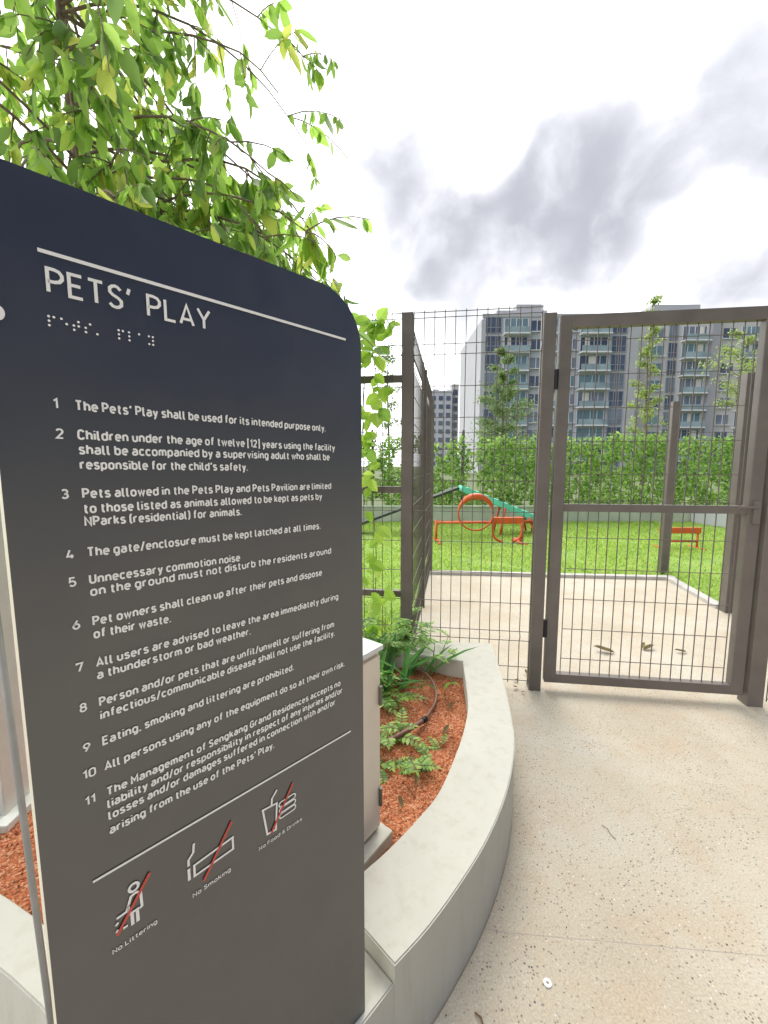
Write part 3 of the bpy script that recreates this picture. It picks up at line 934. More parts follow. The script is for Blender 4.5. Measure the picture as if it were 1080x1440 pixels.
# braille: pets' play
bd = {'p': (1, 2, 3, 4), 'e': (1, 5), 't': (2, 3, 4, 5), 's': (2, 3, 4), "'": (3,), ' ': (), 'l': (1, 2, 3), 'a': (1,), 'y': (1, 3, 4, 5, 6)}
m = MB()
for i, ch in enumerate("pets' play"):
    for d in bd[ch]:
        cs = .0745 + i * .0103 + (.0042 if d > 3 else 0)
        cz = 1.5520 - ((d - 1) % 3) * .0044
        o = len(m.v)
        for k in range(8):
            t = 2 * math.pi * k / 8
            m.v.append(tuple(SP(cs + .00125 * math.cos(t), cz + .00125 * math.sin(t), .0008)))
        m.v.append(tuple(SP(cs, cz, .0016)))
        m.f += [(o + k, o + (k + 1) % 8, o + 8) for k in range(8)]
m.build('braille_dots', M['letter'], sign)
rules = [
    ('1', [('The Pets’ Play shall be used for its intended purpose only.', .4255, 1.4572)]),
    ('2', [('Children under the age of twelve [12] years using the facility', .4445, 1.4262),
           ('shall be accompanied by a supervising adult who shall be', .4330, 1.4104),
           ('responsible for the child’s safety.', .2858, 1.3942)]),
    ('3', [('Pets allowed in the Pets Play and Pets Pavilion are limited', .4355, 1.3624),
           ('to those listed as animals allowed to be kept as pets by', .4160, 1.3456),
           ('NParks (residential) for animals.', .2740, 1.3313)]),
    ('4', [('The gate/enclosure must be kept latched at all times.', .4118, 1.2966)]),
    ('5', [('Unnecessary commotion noise', .2690, 1.2656),
           ('on the ground must not disturb the residents around', .4334, 1.2514)]),
    ('6', [('Pet owners shall clean up after their pets and dispose', .4130, 1.2168),
           ('of their waste.', .1726, 1.2015)]),
    ('7', [('All users are advised to leave the area immediately during', .4478, 1.1672),
           ('a thunderstorm or bad weather.', .2810, 1.1524)]),
    ('8', [('Person and/or pets that are unfit/unwell or suffering from', .4375, 1.1192),
           ('infectious/communicable disease shall not use the facility.', .4388, 1.1026)]),
    ('9', [('Eating, smoking and littering are prohibited.', .3533, 1.0704)]),
    ('10', [('All persons using any of the equipment do so at their own risk.', .4608, 1.0380)]),
    ('11', [('The Management of Sengkang Grand Residences accepts no', .4502, 1.0050),
            ('liability and/or responsibility in respect of any injuries and/or', .4550, .9892),
            ('losses and/or damages suffered in connection with and/or', .4382, .9738),
            ('arising from the use of the Pets’ Play.', .3136, .9548)])]
for num, lines in rules:
    m = MB()
    z = lines[0][2]
    put_text(m, num, .0715 if len(num) == 1 else .0690, None, z + .002, .0112, .18)
    for txt, s1, z in lines:
        put_text(m, txt, .0902, s1, z + .0017, .0116, .195, zs=z - .0017)
    m.build('rule_text', M['letter'], sign)

# pictograms --------------------------------------------------------


def arc(cx_, cz_, rx, rz, a0, a1, n=10):
    return [(cx_ + rx * math.cos(R(a0 + (a1 - a0) * i / n)), cz_ + rz * math.sin(R(a0 + (a1 - a0) * i / n))) for i in range(n + 1)]


W = .0032
m = MB()
stroke(m, arc(.1105, .8690, .0052, .0052, 0, 330, 14), W, closed=True)
stroke(m, [(.0900, .8415), (.1010, .8420), (.1068, .8590), (.1130, .8600), (.1175, .8560), (.1180, .8360), (.1155, .8350)], W)
stroke(m, [(.1030, .8500), (.1035, .8360), (.1150, .8360)], W)
stroke(m, [(.1065, .8350), (.1065, .8185)], .0038)
stroke(m, [(.1125, .8350), (.1125, .8185)], .0038)
stroke(m, [(.0890, .8350), (.0910, .8330)], .004); stroke(m, [(.0905, .8260), (.0890, .8225)], .003); stroke(m, [(.0960, .8225), (.1010, .8225)], .003)
ic = m.build('pictogram', M['letter'], sign)
tag(ic, 'littering person pictogram crossed out in red')
m = MB(); bar(m, .0892, .8190, .1292, .8750, .0038, .0018); m.build('slash', M['slash'], ic)
m = MB(); put_text(m, 'No Littering', .0830, .1338, .7970, .0066, .16); m.build('caption', M['letter'], ic)
m = MB()
stroke(m, [(.1838, .8270), (.2400, .8285), (.2400, .8475), (.1838, .8435)], W, closed=True)
stroke(m, [(.1760, .8345), (.1760, .8500)][::-1] if False else [(.1765, .8260), (.1765, .8440)], .0038)
stroke(m, [(.1765, .8475), (.1768, .8570), (.1835, .8640), (.1850, .8770)], W)
ic = m.build('pictogram', M['letter'], sign)
tag(ic, 'smoking cigarette pictogram crossed out in red')
m = MB(); bar(m, .1955, .8100, .2396, .8745, .0038, .0018); m.build('slash', M['slash'], ic)
m = MB(); put_text(m, 'No Smoking', .1795, .2350, .7955, .0070, .16); m.build('caption', M['letter'], ic)
m = MB()
stroke(m, [(.2900, .8590), (.3150, .8560), (.3120, .8110), (.2965, .8130)], W, closed=True)
stroke(m, [(.3055, .8580), (.3065, .8690), (.3160, .8790)], W)
for zc in (.8490, .8385, .8285):
    stroke(m, arc(.3230, zc, .004, .0042, 90, 270, 6) + arc(.3460, zc, .004, .0042, -90, 90, 6), .0022, closed=True)
ic = m.build('pictogram', M['letter'], sign)
tag(ic, 'cup and burger pictogram crossed out in red')
m = MB(); bar(m, .3030, .8100, .3460, .8735, .0038, .0018); m.build('slash', M['slash'], ic)
m = MB(); put_text(m, 'No Food & Drinks', .2808, .3618, .7945, .0066, .16); m.build('caption', M['letter'], ic)

# ------------------------------------------------------------------ rod, pale post, cabinet, hose
a, b_ = ony(13, 1000, .52), ony(72, 1440, .52)
d = (b_ - a)
bot = a + d * ((0 - a.z) / d.z)
top = a - d * 1.6
m = MB(); m.tube([bot, a, top], .0042, 10)
rod = m.build('metal_rod', M['steel'], base=bot, smooth=True)
tag(rod, 'thin leaning grey metal rod beside the left edge of the sign', 'rod')

pp = onz(22, 1150, SOILZ) + V((-.035, 0, 0))
post = thing('pale_post', (pp.x - .03, pp.y + .02, SOILZ - .03), 'pale off-white square post standing in the planter left of the sign', 'post')
m = MB(); m.bbox((pp.x - .03, pp.y + .02, 1.0), (.12, .10, 1.66), .004); m.build('shaft', M['post_pale'], post)
m = MB(); m.bbox((pp.x - .03, pp.y + .02, SOILZ + .01), (.20, .18, .05), .005); m.build('base_plate', M['post_pale'], post)

CW, CDP, cz0, cz1 = .44, .17, SOILZ + .045, .845
CA = V((math.sin(R(38)), math.cos(R(38)), 0))                # along the cabinet's front, to the right
CB = V((-CA.y, CA.x, 0))                                     # towards its back
CC = V((-.013, 1.200, 0)) - CA * (CW / 2)                    # middle of the front, on plan
cbx = lambda m, a, b_, z, sz, bev: m.bbox(CC + CA * a + CB * b_ + V((0, 0, z)), sz, bev, CA, CB)
cab = thing('electrical_cabinet', CC + CB * (CDP / 2) + V((0, 0, SOILZ - .01)), 'cream metal electrical cabinet on a plinth behind the sign', 'cabinet')
m = MB(); cbx(m, 0, CDP / 2 + .004, (cz0 + cz1) / 2, (CW, CDP, cz1 - cz0), .004); m.build('body', M['cabinet'], cab)
m = MB(); cbx(m, 0, CDP / 2, cz1 + .008, (CW + .016, CDP + .016, .016), .003); m.build('roof', M['cabinet_top'], cab)
for sg in (-1, 1):
    m = MB(); cbx(m, sg * CW * .25, 0, (cz0 + cz1) / 2, (CW * .5 - .012, .012, cz1 - cz0 - .03), .003); dr = m.build('door', M['cabinet'], cab)
    for hz in (cz0 + .12, cz1 - .14):
        m = MB(); q = CC + CA * sg * (CW / 2 - .01) - CB * .011
        m.tube([q + V((0, 0, hz - .03)), q + V((0, 0, hz + .03))], .006, 8)
        m.build('hinge', M['brown_metal'], dr)
m = MB(); cbx(m, .0, CDP / 2 - .01, SOILZ + .01, (CW + .035, CDP + .06, .07), .006); m.build('plinth', M['planter'], cab)

hp = [onz(u, v, SOILZ + .018 + lift) for u, v, lift in [(470, 1072, .01), (540, 1044, .02), (575, 1026, .02), (597, 1012, .012), (611, 990, .012), (613, 972, .012), (606, 955, .012), (590, 942, .014), (560, 940, .012), (535, 950, .01), (500, 960, .0)]]
hose = thing('irrigation_pipe', (hp[3].x, hp[3].y, SOILZ), 'brown bent irrigation pipe lying across the red soil', 'pipe')
m = MB(); m.tube(smooth_path(hp[:4], 6), .0105, 10); m.build('thick_pipe', M['hose'], hose, True)
m = MB(); m.tube(smooth_path(hp[3:], 6), .0068, 10); m.build('thin_hose', M['hose'], hose, True)
d = (hp[3] - hp[2]).normalized()
m = MB(); m.tube([hp[3] - d * .018, hp[3] + d * .012], .0135, 10); m.build('coupling', M['black'], hose, True)

# ------------------------------------------------------------------ fences and gate
H_ROWS = [2.303, 2.272, 2.12, 2.06, 1.875, 1.69, 1.50, 1.31, 1.12, .93, .74, .55, .37, .31, .14, .05]


def mesh_panel(p0, p1, z0, z1, rows, sp=.0605, rv=.0030, rh=.0026, n=4):
    m = MB()
    d = (p1 - p0); ln = d.length; d.normalize()
    nn = V((-d.y, d.x, 0))
    k = int(round(ln / sp))
    bends = [(a + b_) / 2 for a, b_ in zip(rows, rows[1:]) if abs(a - b_) < .09 and a < 2.25]
    for i in range(k + 1):
        p = p0 + d * (ln * i / k)
        pts = [V((p.x, p.y, z0))]
        for zc in sorted(bends):
            pts += [V((p.x, p.y, zc - .035)), V((p.x, p.y, zc)) - nn * .022, V((p.x, p.y, zc + .035))]
        pts.append(V((p.x, p.y, z1)))
        m.tube(pts, rv * random.uniform(.95, 1.05), n, False)
    for z in rows:
        if z0 - .01 <= z <= z1 + .01:
            a, b_ = p0 - nn * .005, p1 - nn * .005
            m.tube([(a.x, a.y, z), (b_.x, b_.y, z)], rh, n, False)
    return m


def sq_post(p, w, h, d_=FD, depth=None, bev=.004):
    m = MB()
    m.bbox((p.x, p.y, h / 2 - .02), (w, depth or w, h + .04), bev, d_, V((-d_.y, d_.x, 0)))
    return m


# middle panel between the left post and the hinge post
fm = thing('mesh_fence', fp(-.4), 'brown welded mesh fence panel between two posts left of the gate', 'fence')
mesh_panel(fp(LP_T + .036, 0, -.008), fp(-.038, 0, -.008), .03, 2.315, H_ROWS).build('wire_mesh', M['wire'], fm)
sq_post(fp(LP_T), .066, 2.305).build('post', M['brown_metal'], fm)
# left panel behind the planter
fl = thing('mesh_fence', fp(-2.2), 'brown mesh fence panel with rails and climbing vine behind the sign', 'fence')
mesh_panel(fp(-3.6, 0, -.012), fp(LP_T - .036, 0, -.012), .03, 2.315, H_ROWS).build('wire_mesh', M['wire'], fl)
for z in (1.93, 1.25, .575):
    m = MB(); a = fp(-3.6, z, .012); b_ = fp(LP_T - .036, z, .012)
    m.bbox((a + b_) / 2, ((b_ - a).length, .03, .042), .003, FD, FN); m.build('rail', M['brown_metal'], fl)
sq_post(fp(-3.64), .066, 2.305).build('post', M['brown_metal'], fl)
# side fence running back from the left post
fs_ = thing('mesh_fence', (.4, 4, 0), 'brown mesh side fence running back beside the lawn, seen edge on', 'fence')
sdv = (side_end - lp).normalized()
mesh_panel(lp + sdv * .05, side_end - sdv * .03, .03, 2.315, H_ROWS).build('wire_mesh', M['wire'], fs_)
sq_post(side_end, .066, 2.24, sdv).build('post', M['brown_metal'], fs_)
sq_post(lp + sdv * 1.42, .05, 2.29, sdv).build('post', M['brown_metal'], fs_)
# right side fence
fr = thing('mesh_fence', (3.2, 3.1, 0), 'brown mesh side fence running back right of the gate', 'fence')
rdv = (rs1 - rs0).normalized()
mesh_panel(rs0 + rdv * .05, rs1 - rdv * .05, .03, 2.28, H_ROWS).build('wire_mesh', M['wire'], fr)
for q, w in ((rs1, .085), (rs1 - rdv * .32, .06), (rs1 - rdv * .75, .05), (rs0, .066)):
    sq_post(q, w, 2.23, rdv).build('post', M['brown_metal'], fr)
# short panel to the right of the gate
fq = thing('mesh_fence', fp(1.7), 'brown mesh fence panel right of the gate post at the picture edge', 'fence')
mesh_panel(fp(1.30, 0, -.03), fp(2.12, 0, -.03), .03, 2.315, H_ROWS).build('wire_mesh', M['wire'], fq)
ip = V((3.62, 5.24, 0))
m = sq_post(ip, .09, 2.19, sdv)
m.bbox((ip.x, ip.y, .006), (.17, .17, .014), .003, sdv, V((-sdv.y, sdv.x, 0)))
tag(m.build('fence_post', M['brown_metal'], base=ip), 'lone brown square post on the kerb seen through the gate', 'post')

gp = thing('gate_post', fp(0), 'brown square hinge post on the left of the gate', 'gate post')
sq_post(fp(0), .072, 2.262).build('shaft', M['brown_metal'], gp)
gq = thing('gate_post', fp(1.235), 'brown square latch post on the right of the gate', 'gate post')
sq_post(fp(1.235), .085, 2.262).build('shaft', M['brown_metal'], gq)

G0, G1, GZ0, GZ1 = .058, 1.178, .055, 2.248
gate = thing('metal_gate', fp(.62), 'closed brown metal gate with wire mesh infill and a mid rail', 'gate')
tw = .068
m = MB()
for t0 in (G0 + tw / 2, G1 - tw / 2):
    m.bbox(fp(t0, (GZ0 + GZ1) / 2), (tw, .05, GZ1 - GZ0), .004, FD, FN)
for z in (GZ0 + tw * .42, GZ1 - tw / 2):
    m.bbox(fp((G0 + G1) / 2, z), (G1 - G0 - 2 * tw + .002, .046, tw if z > 1 else tw * .84), .003, FD, FN)
m.build('frame', M['brown_metal'], gate)
m = MB(); m.bbox(fp((G0 + G1) / 2, 1.152), (G1 - G0 - 2 * tw + .002, .04, .045), .003, FD, FN); m.build('mid_rail', M['brown_metal'], gate)
GR = [2.11, 1.92, 1.73, 1.54, 1.35, 1.19, .97, .78, .59, .40, .21]
mesh_panel(fp(G0 + tw + .03, 0, .0), fp(G1 - tw - .03, 0, .0), GZ0 + .05, GZ1 - .05, GR, sp=.0595).build('wire_mesh', M['wire'], gate)
for z in (1.894, .405):
    m = MB()
    m.tube([fp(.047, z - .055, -.026), fp(.047, z + .055, -.026)], .013, 10)
    m.bbox(fp(.047, z, -.006), (.022, .03, .085), .003, FD, FN)
    m.build('hinge', M['black'], gate)
m = MB(); m.bbox(fp(G1 - .03, 1.14, -.03), (.035, .02, .13), .003, FD, FN); m.tube([fp(G1 - .03, 1.17, -.045), fp(G1 - .13, 1.17, -.05)], .008, 8)
m.build('latch', M['brown_metal'], gate)


# ------------------------------------------------------------------ vegetation
def rnd_dir():
    while True:
        q = V((random.uniform(-1, 1), random.uniform(-1, 1), random.uniform(-1, 1)))
        if 0.05 < q.length < 1:
            return q.normalized()


# the near tree in the planter
tr_p = V((-1.285, 1.9, SOILZ))
tree = thing('tree', tr_p, 'young leafy tree with drooping leaves rising behind the sign', 'tree')
rt = random.Random(5)
tm, lm = MB(), MB()
tp = [V((-1.27, 1.9, SOILZ - .03)), V((-1.275, 1.9, 1.4)), V((-1.285, 1.9, 2.4)), V((-1.32, 1.91, 3.0)), V((-1.34, 1.92, 3.8)), V((-1.32, 1.95, 4.7))]
tm.tube(smooth_path(tp, 5), [.029 - .0008 * i for i in range(26)], 10)
lb = MB()


def droop_leaf(mb, p, out_d, ln):
    d = (out_d * rt.uniform(.1, .75) + V((rt.gauss(0, .35), rt.gauss(0, .35), rt.uniform(-1.3, .05)))).normalized()
    up = V((rt.gauss(0, 1), rt.gauss(0, 1), rt.gauss(.3, 1)))
    mb.leaf(p, d, up, ln, ln * rt.uniform(.34, .50), curl=rt.uniform(-.15, .4), fold=rt.uniform(.03, .28), rows=4)


def limb(p0, az, elev, ln, r0, droop, twigs, leafy=1.0):
    pts = [p0]
    n = 9
    d = V((math.cos(az) * math.cos(elev), math.sin(az) * math.cos(elev), math.sin(elev)))
    wob = V((rt.gauss(0, .12), rt.gauss(0, .12), 0))
    for i in range(n):
        d = (d + V((0, 0, -droop / n)) + wob / n + V((rt.gauss(0, .06), rt.gauss(0, .06), rt.gauss(0, .04)))).normalized()
        pts.append(pts[-1] + d * (ln / n))
    lb.tube(pts, [r0 * (1 - .85 * i / n) + .0012 for i in range(n + 1)], 6)
    for k in range(twigs):
        i = rt.randint(2, n)
        q = pts[i]
        td = (d * .5 + V((math.cos(az) * .4, math.sin(az) * .4, 0)) + rnd_t() * .9 + V((0, 0, -.15))).normalized()
        tl = rt.uniform(.14, .34)
        tpt = [q]
        for j in range(4):
            td = (td + V((0, 0, -.22))).normalized()
            tpt.append(tpt[-1] + td * tl / 4)
        lb.tube(tpt, [.0028, .0024, .002, .0016, .001], 4)
        for j in range(int(rt.randint(6, 12) * leafy)):
            t = rt.uniform(.2, 4)
            i0 = min(3, int(t))
            p = tpt[i0].lerp(tpt[i0 + 1], t - i0)
            droop_leaf(lm, p, td, .042 + .075 * rt.random() ** 1.3)


def rnd_t():
    while True:
        q = V((rt.uniform(-1, 1), rt.uniform(-1, 1), rt.uniform(-1, 1)))
        if 0.05 < q.length < 1:
            return q.normalized()


def trunk_at(z):
    return V((-1.285 - .02 * max(0, z - 2.4) / .6, 1.9, z))


for k in range(72):
    z = rt.uniform(2.25, 4.6)
    az = rt.uniform(0, 6.283)
    ln = rt.uniform(.65, 1.15) * (1.0 if z < 3.6 else .8)
    limb(trunk_at(z), az, rt.uniform(.0, .9), ln, rt.uniform(.0045, .008), rt.uniform(.5, 1.7), rt.randint(7, 11))
# low sprays reaching to the right over the sign
for (z, az, ln, el, dr) in ((2.2, .05, 1.15, .55, 1.3), (2.35, -.12, 1.25, .6, 1.6), (2.3, .35, 1.0, .45, 1.3), (2.5, -.35, 1.1, .5, 1.5), (2.45, .15, 1.3, .5, 1.35),
                            (2.7, -.05, 1.2, .4, 1.5), (2.15, -.5, .9, .6, 1.4), (2.6, -.8, 1.0, .5, 1.2), (2.2, .2, .8, .5, 1.2), (2.9, .1, 1.15, .4, 1.4), (3.1, -.1, 1.1, .3, 1.3),
                            (2.2, -.2, 1.0, .5, 1.1), (2.3, .1, 1.25, .45, 1.2), (2.4, -.3, 1.2, .4, 1.2), (2.5, .05, 1.0, .35, 1.2), (2.6, -.15, 1.3, .35, 1.4),
                            (2.1, -.35, .8, .5, 1.0), (2.15, .1, .9, .5, 1.1), (2.75, -.3, 1.15, .3, 1.3), (2.3, -.65, 1.0, .45, 1.2), (2.45, -.55, .8, .4, 1.0)):
    limb(trunk_at(z), az, el, ln * .95, .006, dr, 12)
# a second, slanting stem at the left
st = [V((-1.34, 1.85, SOILZ - .03)), V((-1.42, 1.82, 1.8)), V((-1.62, 1.8, 2.55)), V((-1.9, 1.78, 3.3))]
lb.tube(smooth_path(st, 5), [.017 - .0006 * i for i in range(16)], 8)
for k in range(9):
    q = st[2].lerp(st[3], rt.random())
    limb(q, rt.uniform(0, 6.28), .3, rt.uniform(.5, .8), .006, 1.0, 8)
tm.build('trunk', M['bark'], tree, True)
lb.build('branches', M['bark'], tree, True)
lm.build('crown', M['leaf_tree'], tree, True)


# climbing vine on the left fence
def vine(name, strands, label, leaf_lo, leaf_hi, step, cat='vine'):
    t0 = fp(strands[0][0][0])
    th = thing(name, (t0.x, t0.y, 0.2), label, cat)
    sm, fm_ = MB(), MB()
    for st_ in strands:
        pts = smooth_path([fp(t, z, -.045) for t, z in st_], 8)
        sm.tube(pts, .003, 5)
        for p in pts:
            for k in range(step):
                if random.random() < .5:
                    ln = random.uniform(leaf_lo, leaf_hi)
                    d = (-FN * .3 + FD * random.uniform(-1, 1) + V((0, 0, random.uniform(-1.1, .25)))).normalized()
                    q = p + FD * random.gauss(0, .025) + V((0, 0, random.gauss(0, .03))) - FN * random.uniform(0, .05)
                    fm_.leaf(q, d, (-FN + V((0, 0, .4)) + rnd_dir() * .6), ln, ln * random.uniform(.62, .8), curl=.15, fold=.1)
    sm.build('stem', M['stem'], th, True)
    fm_.build('foliage', M['leaf_vine'], th)
    return th


vine('climbing_vine', [[(-1.03, .3), (-1.0, .8), (-1.03, 1.35), (-.98, 1.75), (-1.02, 2.1), (-1.0, 2.25)],
                       [(-1.09, 1.5), (-1.07, 1.9), (-1.05, 2.2), (-.96, 2.28), (-.90, 2.2)],
                       [(-1.2, .4), (-1.18, 1.2), (-1.14, 1.7), (-1.2, 2.2)]],
     'bright green climbing vine with broad leaves on the mesh fence by the sign', .06, .125, 2)
vine('climbing_vine', [[(-1.75, .2), (-1.7, 1.0), (-1.78, 1.7), (-1.7, 2.2)], [(-2.3, .2), (-2.35, 1.2), (-2.25, 2.1)]],
     'climbing vine on the mesh fence hidden behind the sign', .05, .09, 2)


# planter shrubs with pinnate leaves
def pinnate(mb, sb_, p, d, ln, n, lw):
    d = d.normalized()
    pts = [p]
    for i in range(n):
        d = (d + V((0, 0, -.55 / n))).normalized()
        pts.append(pts[-1] + d * ln / n)
    sb_.tube(pts, [.0022] * len(pts), 4)
    for i in range(1, len(pts)):
        dd = (pts[i] - pts[i - 1]).normalized()
        sd_ = dd.cross(V((0, 0, 1))).normalized()
        l_ = lw * (0.65 + .5 * math.sin(math.pi * min(1, (i + .4) / n)))
        for s in (-1, 1):
            mb.leaf(pts[i], (sd_ * s + dd * .55 + V((0, 0, random.uniform(-.15, .15)))), V((0, 0, 1)), l_, l_ * .40, curl=.1, fold=.08)
    mb.leaf(pts[-1], d, V((0, 0, 1)), lw, lw * .4)


def shrub(name, p, label, nstem, h, nl, ln, lw, mat='leaf_fern', spread=.5, lean=(0, 0), cat='shrub'):
    th = thing(name, p, label, cat)
    sm, fm_ = MB(), MB()
    for k in range(nstem):
        a = random.uniform(0, 6.283)
        d = V((math.cos(a) * spread + lean[0], math.sin(a) * spread + lean[1], 1)).normalized()
        q = V(p) + V((math.cos(a), math.sin(a), 0)) * .015
        hh = h * random.uniform(.6, 1.1)
        pts = [q - V((0, 0, .02))]
        for i in range(5):
            d = (d + rnd_dir() * .12).normalized()
            pts.append(pts[-1] + d * hh / 5)
        sm.tube(pts, [.004 - .0005 * i for i in range(6)], 5)
        for j in range(nl):
            t = random.uniform(1.2, 5)
            i0 = min(4, int(t))
            b0 = pts[i0].lerp(pts[i0 + 1], t - i0) if i0 < 5 else pts[5]
            a2 = random.uniform(0, 6.283)
            pinnate(fm_, sm, b0, V((math.cos(a2) + lean[0], math.sin(a2) + lean[1], random.uniform(.05, .8))), ln * random.uniform(.7, 1.15), random.randint(5, 7), lw * random.uniform(.8, 1.15))
    sm.build('stem', M['stem'], th, True)
    fm_.build('foliage', M[mat], th)
    return th


def soilpt(u, v):
    q = onz(u, v, SOILZ)
    return V((q.x, q.y, soil_h(q.x, q.y)))


shrub('leafy_shrub', soilpt(545, 990), 'bushy light green shrub with feathery leaves behind the cabinet', 5, .20, 4, .12, .038)
shrub('leafy_shrub', soilpt(578, 938), 'feathery shrub spreading into the back corner of the planter', 5, .20, 4, .13, .036)
shrub('leafy_shrub', soilpt(548, 1040), 'low feathery shrub beside the brown pipe', 3, .12, 3, .11, .034, spread=.6)
shrub('leafy_shrub', soilpt(545, 1080), 'small dark green shrub below the pipe next to the cabinet', 3, .06, 3, .10, .032, spread=.9)
shrub('leafy_shrub', soilpt(612, 945) + V((0, .03, 0)), 'thin sprig hanging over the back corner of the planter wall', 3, .24, 3, .09, .030, spread=.5, lean=(.35, 0))
shrub('seedling', soilpt(590, 1075), 'spindly yellowing seedling standing in the middle of the red soil', 2, .13, 3, .06, .026, spread=.5, cat='seedling')
shrub('seedling', soilpt(612, 1058), 'low sprawling seedling near the curved wall', 2, .05, 3, .07, .022, spread=1.0, cat='seedling')
shrub('seedling', soilpt(581, 1126), 'tiny bright green seedling alone on the near soil', 1, .035, 2, .055, .020, cat='seedling')
shrub('leafy_shrub', soilpt(535, 935), 'tall feathery shrub just behind the cabinet roof', 6, .36, 5, .14, .040)
shrub('leafy_shrub', soilpt(570, 925), 'pale green feathery shrub filling the back of the bed by the fence', 8, .26, 6, .13, .040)
shrub('leafy_shrub', onz(-38, 1180, SOILZ), 'small green and yellow plant at the left edge of the planter', 4, .12, 3, .08, .035)
# broad strap-leaved plant at the back
p = V((-.02, 2.10, SOILZ))
th = thing('strap_leaf_plant', p, 'dark green arching strap-leaved plant at the back of the planter', 'plant')
fm_ = MB()
for k in range(46):
    a = random.uniform(0, 6.283)
    q = p + V((random.gauss(0, .13), random.gauss(0, .05), 0))
    d = V((math.cos(a) * .6, math.sin(a) * .6, random.uniform(.7, 1.3)))
    fm_.leaf(q, d, V((0, 0, 1)) + rnd_dir() * .2, random.uniform(.20, .33), random.uniform(.022, .036), curl=random.uniform(.3, .7), fold=.2)
fm_.build('foliage', M['leaf_dark'], th)
m = MB(); m.tube([p - V((0, 0, .03)), p + V((0, 0, .06))], .03, 8); m.build('base', M['stem'], th)

# ------------------------------------------------------------------ lawn toys for dogs
hy = 7.4
hj = thing('hoop_jump', (1.75, hy, 0), 'orange dog agility hoop jump with crossbar on the lawn', 'agility hoop')
c = ony(669, 722, hy)
ell = [V((c.x + .315 * math.cos(2 * math.pi * k / 36), hy, c.z + .31 * math.sin(2 * math.pi * k / 36))) for k in range(37)]
m = MB(); m.tube(ell, [.016 + (.045 * math.sin(math.pi * (k - 1) / 16) if 1 <= k <= 17 else 0) for k in range(37)], 8); m.build('hoop', M['orange'], hj, True)
zb = ony(612, 735, hy).z
xl, xr = ony(614, 735, hy).x, ony(736, 735, hy).x
m = MB(); m.tube([(xl, hy + .05, zb), (xr, hy + .05, zb)], .026, 8); m.build('crossbar', M['orange'], hj, True)
for x in (xl, xr):
    m = MB(); m.tube([(x, hy + .05, zb + .04), (x, hy + .05, .03)], .024, 8)
    m.tube(smooth_path([(x, hy - .25, .02), (x + (.05 if x < 1.5 else -.12), hy - .1, .04), (x, hy + .05, .06), (x + (.05 if x < 1.5 else -.12), hy + .2, .04), (x, hy + .35, .02)], 4), .02, 8)
    m.build('leg', M['orange'], hj, True)
for x, sg in ((xr - .55, 1), (xr - .02, -1)):
    m = MB()
    m.tube(smooth_path([(x, hy, zb), (x + sg * .01, hy, .16), (x + sg * .07, hy, .07), (x + sg * .17, hy, .03)], 5), .024, 8)
    m.build('curved_foot', M['orange'], hj, True)
m = MB(); m.bbox(((xr - .27), hy + .05, zb + .035), (.56, .07, .12), .012); m.build('side_board', M['orange'], hj)

ry = 8.5
rp = thing('agility_ramp', (1.58, ry, 0), 'green dog agility ramp rising to a peak behind the orange hoop', 'ramp')


def plank(m, a, b_, w, th_):
    a, b_ = V(a), V(b_)
    d = (b_ - a)
    y = V((0, 1, 0))
    m.bbox((a + b_) / 2, (d.length, w, th_), .005, d, y, d.normalized().cross(y))


m = MB(); plank(m, (1.56, ry, .95), (3.25, ry, .27), .42, .11)
for k in range(8):
    q = V((1.56, ry, .95)).lerp(V((3.25, ry, .27)), (k + .7) / 8.5)
    m.box(q + V((.015, 0, .060)), (.03, .34, .014))
m.build('board', M['green_ramp'], rp)
m = MB(); plank(m, (1.52, ry, .95), (-.95, ry, .04), .36, .05); m.build('board', M['dark_ramp'], rp)
for s in (-1, 1):
    m = MB()
    m.tube([(2.45, ry + s * .2, .55), (2.35, ry + s * .26, .0)], .025, 8)
    m.tube([(2.95, ry + s * .2, .36), (3.05, ry + s * .26, .0)], .025, 8)
    m.tube([(2.38, ry + s * .25, .28), (3.03, ry + s * .25, .28)], .035, 8)
    m.build('trestle', M['orange'], rp, True)
    m = MB(); m.tube([(.6, ry + s * .2, .55), (.5, ry + s * .26, .0)], .025, 8); m.build('leg', M['orange'], rp, True)

m = MB(); m.bbox((3.18, ry, .12), (.10, .40, .26), .01); m.build('foot', M['black'], rp)

hy2 = 6.9
hd = thing('hurdle', (5.0, hy2, 0), 'low orange dog agility hurdle on the lawn seen through the gate', 'hurdle')
x0, x1 = ony(928, 747, hy2).x, ony(985, 747, hy2).x
zt = ony(955, 746, hy2).z
m = MB(); m.bbox(((x0 + x1) / 2, hy2, zt), (x1 - x0, .05, .10), .01); m.build('top_board', M['orange'], hd)
m = MB(); m.tube([(x0 + .05, hy2, .13), (x1 - .03, hy2, .13)], .02, 8); m.build('lower_bar', M['orange'], hd, True)
for x in (x0 + .04, x1 - .04):
    m = MB(); m.tube([(x, hy2, zt - .04), (x, hy2, .0)], .018, 8); m.tube([(x, hy2 - .2, .015), (x, hy2 + .2, .015)], .018, 8); m.build('leg', M['orange'], hd, True)

# ------------------------------------------------------------------ far boundary: low wall, green wall, trees
lw = thing('boundary_wall', (1, 10.4, 0), 'low pale plastered boundary wall along the far end of the lawn', 'wall')
m = MB(); m.bbox((1.5, 10.35, .17), (19, .2, .40), .01); m.build('wall', M['low_wall'], lw)
m = MB(); m.bbox((1.5, 10.35, .385), (19.04, .25, .03), .006); m.build('coping', M['low_wall'], lw)
lw2 = thing('boundary_wall', (7.6, 8.2, 0), 'short pale wall at the right end of the lawn', 'wall')
m = MB(); m.bbox((7.75, 8.3, .17), (.2, 3.8, .36), .01); m.build('wall', M['bwall_pale'], lw2)

